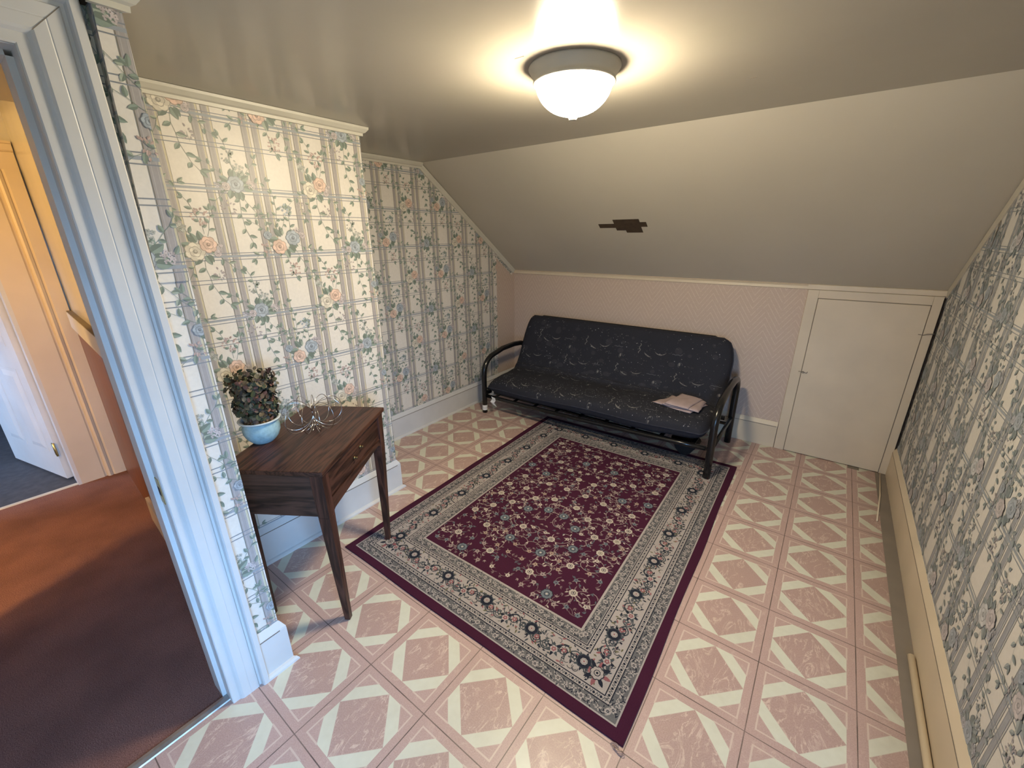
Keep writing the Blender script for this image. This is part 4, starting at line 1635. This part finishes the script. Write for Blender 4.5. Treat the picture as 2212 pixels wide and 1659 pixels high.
for k in range(9):
    x_ = FXL + .12 + k * (FXR - FXL - .24) / 8
    dz = -.052 * (1 - k / 8)
    mb.hexa([(x_ - .015, FTY0 + .01, SEAT_Z + dz + .004), (x_ + .015, FTY0 + .01, SEAT_Z + dz + .004), (x_ + .015, FTY1 - .12, SEAT_Z + .008), (x_ - .015, FTY1 - .12, SEAT_Z + .008)], [(x_ - .015, FTY0 + .01, SEAT_Z + dz + .008), (x_ + .015, FTY0 + .01, SEAT_Z + dz + .008), (x_ + .015, FTY1 - .12, SEAT_Z + .012), (x_ - .015, FTY1 - .12, SEAT_Z + .012)], 'black_metal')
    mb.hexa([(x_ - .015, 2.66, .36), (x_ + .015, 2.66, .36), (x_ + .015, 2.664, .36), (x_ - .015, 2.664, .36)], [(x_ - .015, 2.93, .80), (x_ + .015, 2.93, .80), (x_ + .015, 2.934, .80), (x_ - .015, 2.934, .80)], 'black_metal')
mb.build('slat_deck', fu, (-.27, 2.5, 0))
mb = MB()
bx0, bx1 = FXL + .07, FXR - .12
mb.tube([(bx0, 2.64, .33), (bx0, 2.80, .60), (bx0 + .02, 2.915, .79), (bx0 + .10, 2.93, .82), (bx1 - .10, 2.93, .82), (bx1 - .02, 2.915, .79), (bx1, 2.80, .60), (bx1, 2.64, .33)], .014, 'black_metal', 10)
mb.build('back_frame', fu, (-.27, 2.5, 0))

# the mattress: one folded slab, mapped from (u across, s along the fold)
MX0, MX1 = -1.226, .676
MC, MH = (MX0 + MX1) / 2, (MX1 - MX0) / 2
cpts = [Vector((0, 2.160, .298)), Vector((0, 2.31, .308)), Vector((0, 2.46, .318)), Vector((0, 2.58, .322)), Vector((0, 2.648, .360)), Vector((0, 2.700, .445)), Vector((0, 2.760, .56)), Vector((0, 2.820, .69)), Vector((0, 2.878, .832))]


def cl_at(s_):
    """Catmull-Rom centre line, s in 0..1 -> point, tangent"""
    n_ = len(cpts) - 1
    t = min(max(s_, 0), .99999) * n_
    i = int(t)
    f_ = t - i
    p0, p1, p2, p3 = cpts[max(i - 1, 0)], cpts[i], cpts[i + 1], cpts[min(i + 2, n_)]
    q = .5 * ((2 * p1) + (p2 - p0) * f_ + (2 * p0 - 5 * p1 + 4 * p2 - p3) * f_ * f_ + (3 * p1 - p0 - 3 * p2 + p3) * f_ ** 3)
    d = .5 * ((p2 - p0) + 2 * (2 * p0 - 5 * p1 + 4 * p2 - p3) * f_ + 3 * (3 * p1 - p0 - 3 * p2 + p3) * f_ * f_)
    return q, d.normalized()


def matt(u, s_, side=1.0, lift=0.0):
    """u -1..1, s 0..1"""
    # rounded outline
    es = abs(2 * s_ - 1)
    cr_ = 1.0
    if s_ > .83:
        k_ = min(1, (s_ - .83) / .17)
        cr_ = 1 - (.125 if u > 0 else .075) * (1 - sqrt(1 - k_ * k_ * .97))
    if s_ < .10:
        k_ = 1 - s_ / .10
        cr_ = 1 - .035 * k_ ** 2
    x_ = MC + MH * u * cr_
    # back leans and narrows upward slightly
    q, d = cl_at(s_)
    nrm = Vector((0, -d.z, d.y))
    tk = (.076 if s_ > .25 else .076 + .018 * (1 - s_ / .25)) * (max(0, 1 - abs(u) ** 16)) ** .5 * (max(0, 1 - es ** (8 if s_ < .5 else 14))) ** .5
    if s_ > .5:
        tk *= .84
    # sag of the seat front, wrinkles, tufts
    v = Vector((x_ * 2.2, s_ * 4.0, side * 3.1))
    w_ = noise.noise(v) * .010 + noise.noise(v * 3.1) * .005
    tuft = 0.0
    for tx in (-.62, -.21, .21, .62):
        for ts in (.28, .70):
            dd = ((u - tx) * MH) ** 2 + ((s_ - ts) * 1.1) ** 2
            tuft -= .012 * math.exp(-dd / .004)
    th_ = tk + (w_ + tuft) * min(1, tk / .03)
    p = q + nrm * (side * th_ + lift)
    p.x = x_
    if s_ < .45:
        p.z += u * .026 * (1 - s_ / .45) ** .6 - .006 * (1 - s_ / .45)      # the seat droops to the left
        p.z -= .006 * sin(x_ * 7) * (.3 - s_) * 3
    return p


mb, cols = MB(), []
nu, ns = 72, 60
for side in (1, -1):
    vs = []
    for j in range(ns + 1):
        for i in range(nu + 1):
            uu = sin((i / nu - .5) * pi) * .55 + (i / nu * 2 - 1) * .45
            ss = .5 + .5 * (sin((j / ns - .5) * pi) * .5 + (j / ns * 2 - 1) * .5)
            vs.append(matt(uu, ss, side))
    fs = []
    for j in range(ns):
        for i in range(nu):
            a = j * (nu + 1) + i
            f_ = (a, a + 1, a + nu + 2, a + nu + 1)
            fs.append(f_ if side > 0 else f_[::-1])
    mb.add(vs, fs, 'textile_print', True)
NV = (.026, .027, .036)
cols = [NV] * len(mb.f)
MA = Art()
q_ = random.Random(31)
GY, GY2 = (.17, .165, .16), (.085, .085, .10)
SLn = 1.25
for k in range(1300):
    u_, v_ = q_.uniform(-.97, .97) * MH, (q_.uniform(.02, .985) if k % 3 else q_.uniform(.01, .2)) * SLn
    MA.disc(u_, v_, q_.choice([.0016, .0022, .003, .004]), q_.choice([GY, GY2, (.26, .26, .28)]), 1, 6)
for k in range(150):
    u_, v_ = q_.uniform(-.97, .97) * MH, q_.uniform(.02, .985) * SLn
    a = q_.random() * 6.28
    MA.line([(u_ + .011 * cos(a + t * .5), v_ + .011 * sin(a + t * .5)) for t in range(q_.randint(3, 8))], .0018, GY2, 1)
for k in range(110):          # soft blotches of the print
    u_, v_ = q_.uniform(-.93, .93) * MH, q_.uniform(.03, .96) * SLn
    MA.disc(u_, v_, q_.uniform(.012, .035), (.037, .038, .048), 0, 9, 1, q_.uniform(.5, 1.1))
row = 0
for v0 in (.10, .40, .62, .84, 1.06):
    row += 1
    for kx in range(4):
        u0 = -MH + .16 + kx * .49 + (row % 2) * .16
        if u0 > MH - .14:
            continue
        # crescents
        for (du, dv, r_, a0, a1, w0) in ((0, 0, .062, 3.5, 4.9, .011), (.075, .020, .052, 3.6, 5.9, .009)):
            nseg = 14
            outer, inner = [], []
            for t in range(nseg + 1):
                a = a0 + (a1 - a0) * t / nseg
                w_ = w0 * sin(pi * t / nseg)
                outer.append((u0 + du + r_ * cos(a), v0 + dv + r_ * sin(a)))
                inner.append((u0 + du + (r_ - w_) * cos(a), v0 + dv + (r_ - w_) * sin(a)))
            for t in range(nseg):
                MA.poly([outer[t], outer[t + 1], inner[t + 1], inner[t]][::1], GY if q_.random() < .8 else GY2, 2)
        # squiggle
        sx_ = u0 - .10
        MA.line([(sx_ + .007 * sin(t * 1.5), v0 + .05 - t * .011) for t in range(9)], .005, GY, 2)
        # small comet tail
        MA.line([(u0 + .17 + t * .012, v0 - .005 + .003 * sin(t * 2.2)) for t in range(7)], .006, GY2, 2)
        MA.disc(u0 + .24, v0 - .085, .011, GY, 2, 8, .7, 1.5)
        MA.line([(u0 + .245 + .018 * cos(t * .5), v0 - .09 + .022 * sin(t * .5)) for t in range(10)], .003, GY2, 2)
put_art(mb, cols, MA.p, lambda u, v, h: matt(u / MH, v / SLn, 1.0, h + .0008), 'textile_print', lift=.0004)
ma = mb.build('mattress', fu, (-.27, 2.5, 0), col=cols)
# piping round the seam
pts = []
for t in range(40):
    pts.append(matt(-1 + 2 * t / 40, 0.0, 0))
for t in range(30):
    pts.append(matt(1.0, t / 30, 0))
for t in range(40):
    pts.append(matt(1 - 2 * t / 40, 1.0, 0))
for t in range(30):
    pts.append(matt(-1.0, 1 - t / 30, 0))
mb = MB()
mb.tube(pts, .0045, 'mattress_side', 8, closed=True)
pp = mb.build('piping')
pp.parent = ma
pp.location = (.27, -2.5, 0)
# paper care tag
mb = MB()
t0 = Vector((-1.150, 2.150, .195))
w_ = .042
prof = [(0, 0), (.004, -.025), (-.006, -.050), (.010, -.085)]
vs = []
for (dy_, dz_) in prof:
    vs.append(t0 + Vector((dy_ * 1.5, -.002 + dy_, dz_)))
    vs.append(t0 + Vector((w_ + dy_ * 1.5, -.002 + dy_ * .5, dz_ - .006)))
mb.add(vs, [(0, 2, 3, 1), (2, 4, 5, 3), (4, 6, 7, 5)], 'paper')
for k in range(6):
    z_ = -.012 - k * .011
    f_ = (-z_) / .085
    mb.add([t0 + Vector((.004, -.005, z_)), t0 + Vector((w_ - .004, -.005, z_ - .004)), t0 + Vector((w_ - .004, -.005, z_ - .0065)), t0 + Vector((.004, -.005, z_ - .0025))], [(0, 1, 2, 3)], 'print_grey') if k in (1,) else None
ct = mb.build('care_tag')
ct.parent = ma
ct.location = (.27, -2.5, 0)
tag(ct, 'white paper care tag')
sm_ = ct.modifiers.new('thick', 'SOLIDIFY')
sm_.thickness = .0008

# folded cloth on the seat
mb = MB()


def seat_h(x_, y_):
    best = .38
    for k in range(40):
        s_ = .02 + .012 * k
        p = matt((x_ - MC) / MH, s_, 1.0)
        if abs(p.y - y_) < .012:
            best = p.z
    return best


def sheet(corners, z0, th_, seed):
    c_ = [Vector((a, b, 0)) for a, b in corners]
    n_ = 14
    vs, fs = [], []
    for lay in (0, 1):
        for j in range(n_ + 1):
            for i in range(n_ + 1):
                s_, t_ = i / n_, j / n_
                p = (c_[0] * (1 - s_) + c_[1] * s_) * (1 - t_) + (c_[3] * (1 - s_) + c_[2] * s_) * t_
                h = HS(p.x, p.y) + z0
                e_ = (max(0, 1 - abs(2 * s_ - 1) ** 8) * max(0, 1 - abs(2 * t_ - 1) ** 8)) ** .5
                wv = .006 * noise.noise(Vector((p.x * 12, p.y * 12, seed)))
                p.z = h + (th_ * (.35 + .65 * e_) + wv if lay else .0)
                p.x += .004 * noise.noise(Vector((p.y * 20, seed, 1)))
                vs.append(p)
    N1 = (n_ + 1) ** 2
    for j in range(n_):
        for i in range(n_):
            a = j * (n_ + 1) + i
            fs.append((a + n_ + 1, a + n_ + 2, a + 1, a))
            fs.append((N1 + a, N1 + a + 1, N1 + a + n_ + 2, N1 + a + n_ + 1))
    ed = [i for i in range(n_)] + [j * (n_ + 1) + n_ for j in range(n_)] + [n_ * (n_ + 1) + i for i in range(n_, 0, -1)] + [j * (n_ + 1) for j in range(n_, 0, -1)]
    for k in range(len(ed)):
        a, b = ed[k], ed[(k + 1) % len(ed)]
        fs.append((a, b, b + N1, a + N1))
    mb.add(vs, fs, 'cloth', True)


HCACHE = {}


def HS(x_, y_):
    k_ = (round(x_, 2), round(y_, 2))
    if k_ not in HCACHE:
        HCACHE[k_] = seat_h(*k_)
    return HCACHE[k_]


sheet([(.250, 2.350), (.540, 2.285), (.600, 2.520), (.330, 2.560)], .006, .012, 3)
sheet([(.330, 2.315), (.590, 2.300), (.585, 2.545), (.390, 2.570)], .021, .012, 8)
sheet([(.350, 2.310), (.520, 2.290), (.560, 2.530), (.400, 2.565)], .035, .010, 14)
tag(mb.build('folded_cloth', loc=(.43, 2.43, .38)), 'folded dusty pink cloth lying on the right end of the futon', 'cloth')

# dark pouch under the futon
mb = MB()
pts, rad = [], []
c0 = Vector((.505, 2.43, 0))
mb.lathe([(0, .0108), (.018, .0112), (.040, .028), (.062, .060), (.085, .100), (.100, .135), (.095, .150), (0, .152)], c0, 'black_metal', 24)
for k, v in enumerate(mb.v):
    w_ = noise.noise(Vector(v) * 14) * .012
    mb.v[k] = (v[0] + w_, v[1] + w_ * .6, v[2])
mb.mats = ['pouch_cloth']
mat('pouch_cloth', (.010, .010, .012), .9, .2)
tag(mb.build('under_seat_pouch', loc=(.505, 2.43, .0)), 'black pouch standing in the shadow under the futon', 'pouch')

# thin white stick by the right wall
mb = MB()
mb.tube([(1.636, 2.285, .0045), (1.665, 2.62, .0045), (1.680, 2.955, .0045)], .0042, 'cream_paint', 8)
tag(mb.build('wooden_stick', loc=(1.66, 2.62, 0)), 'thin white stick lying on the floor in the right corner', 'stick')
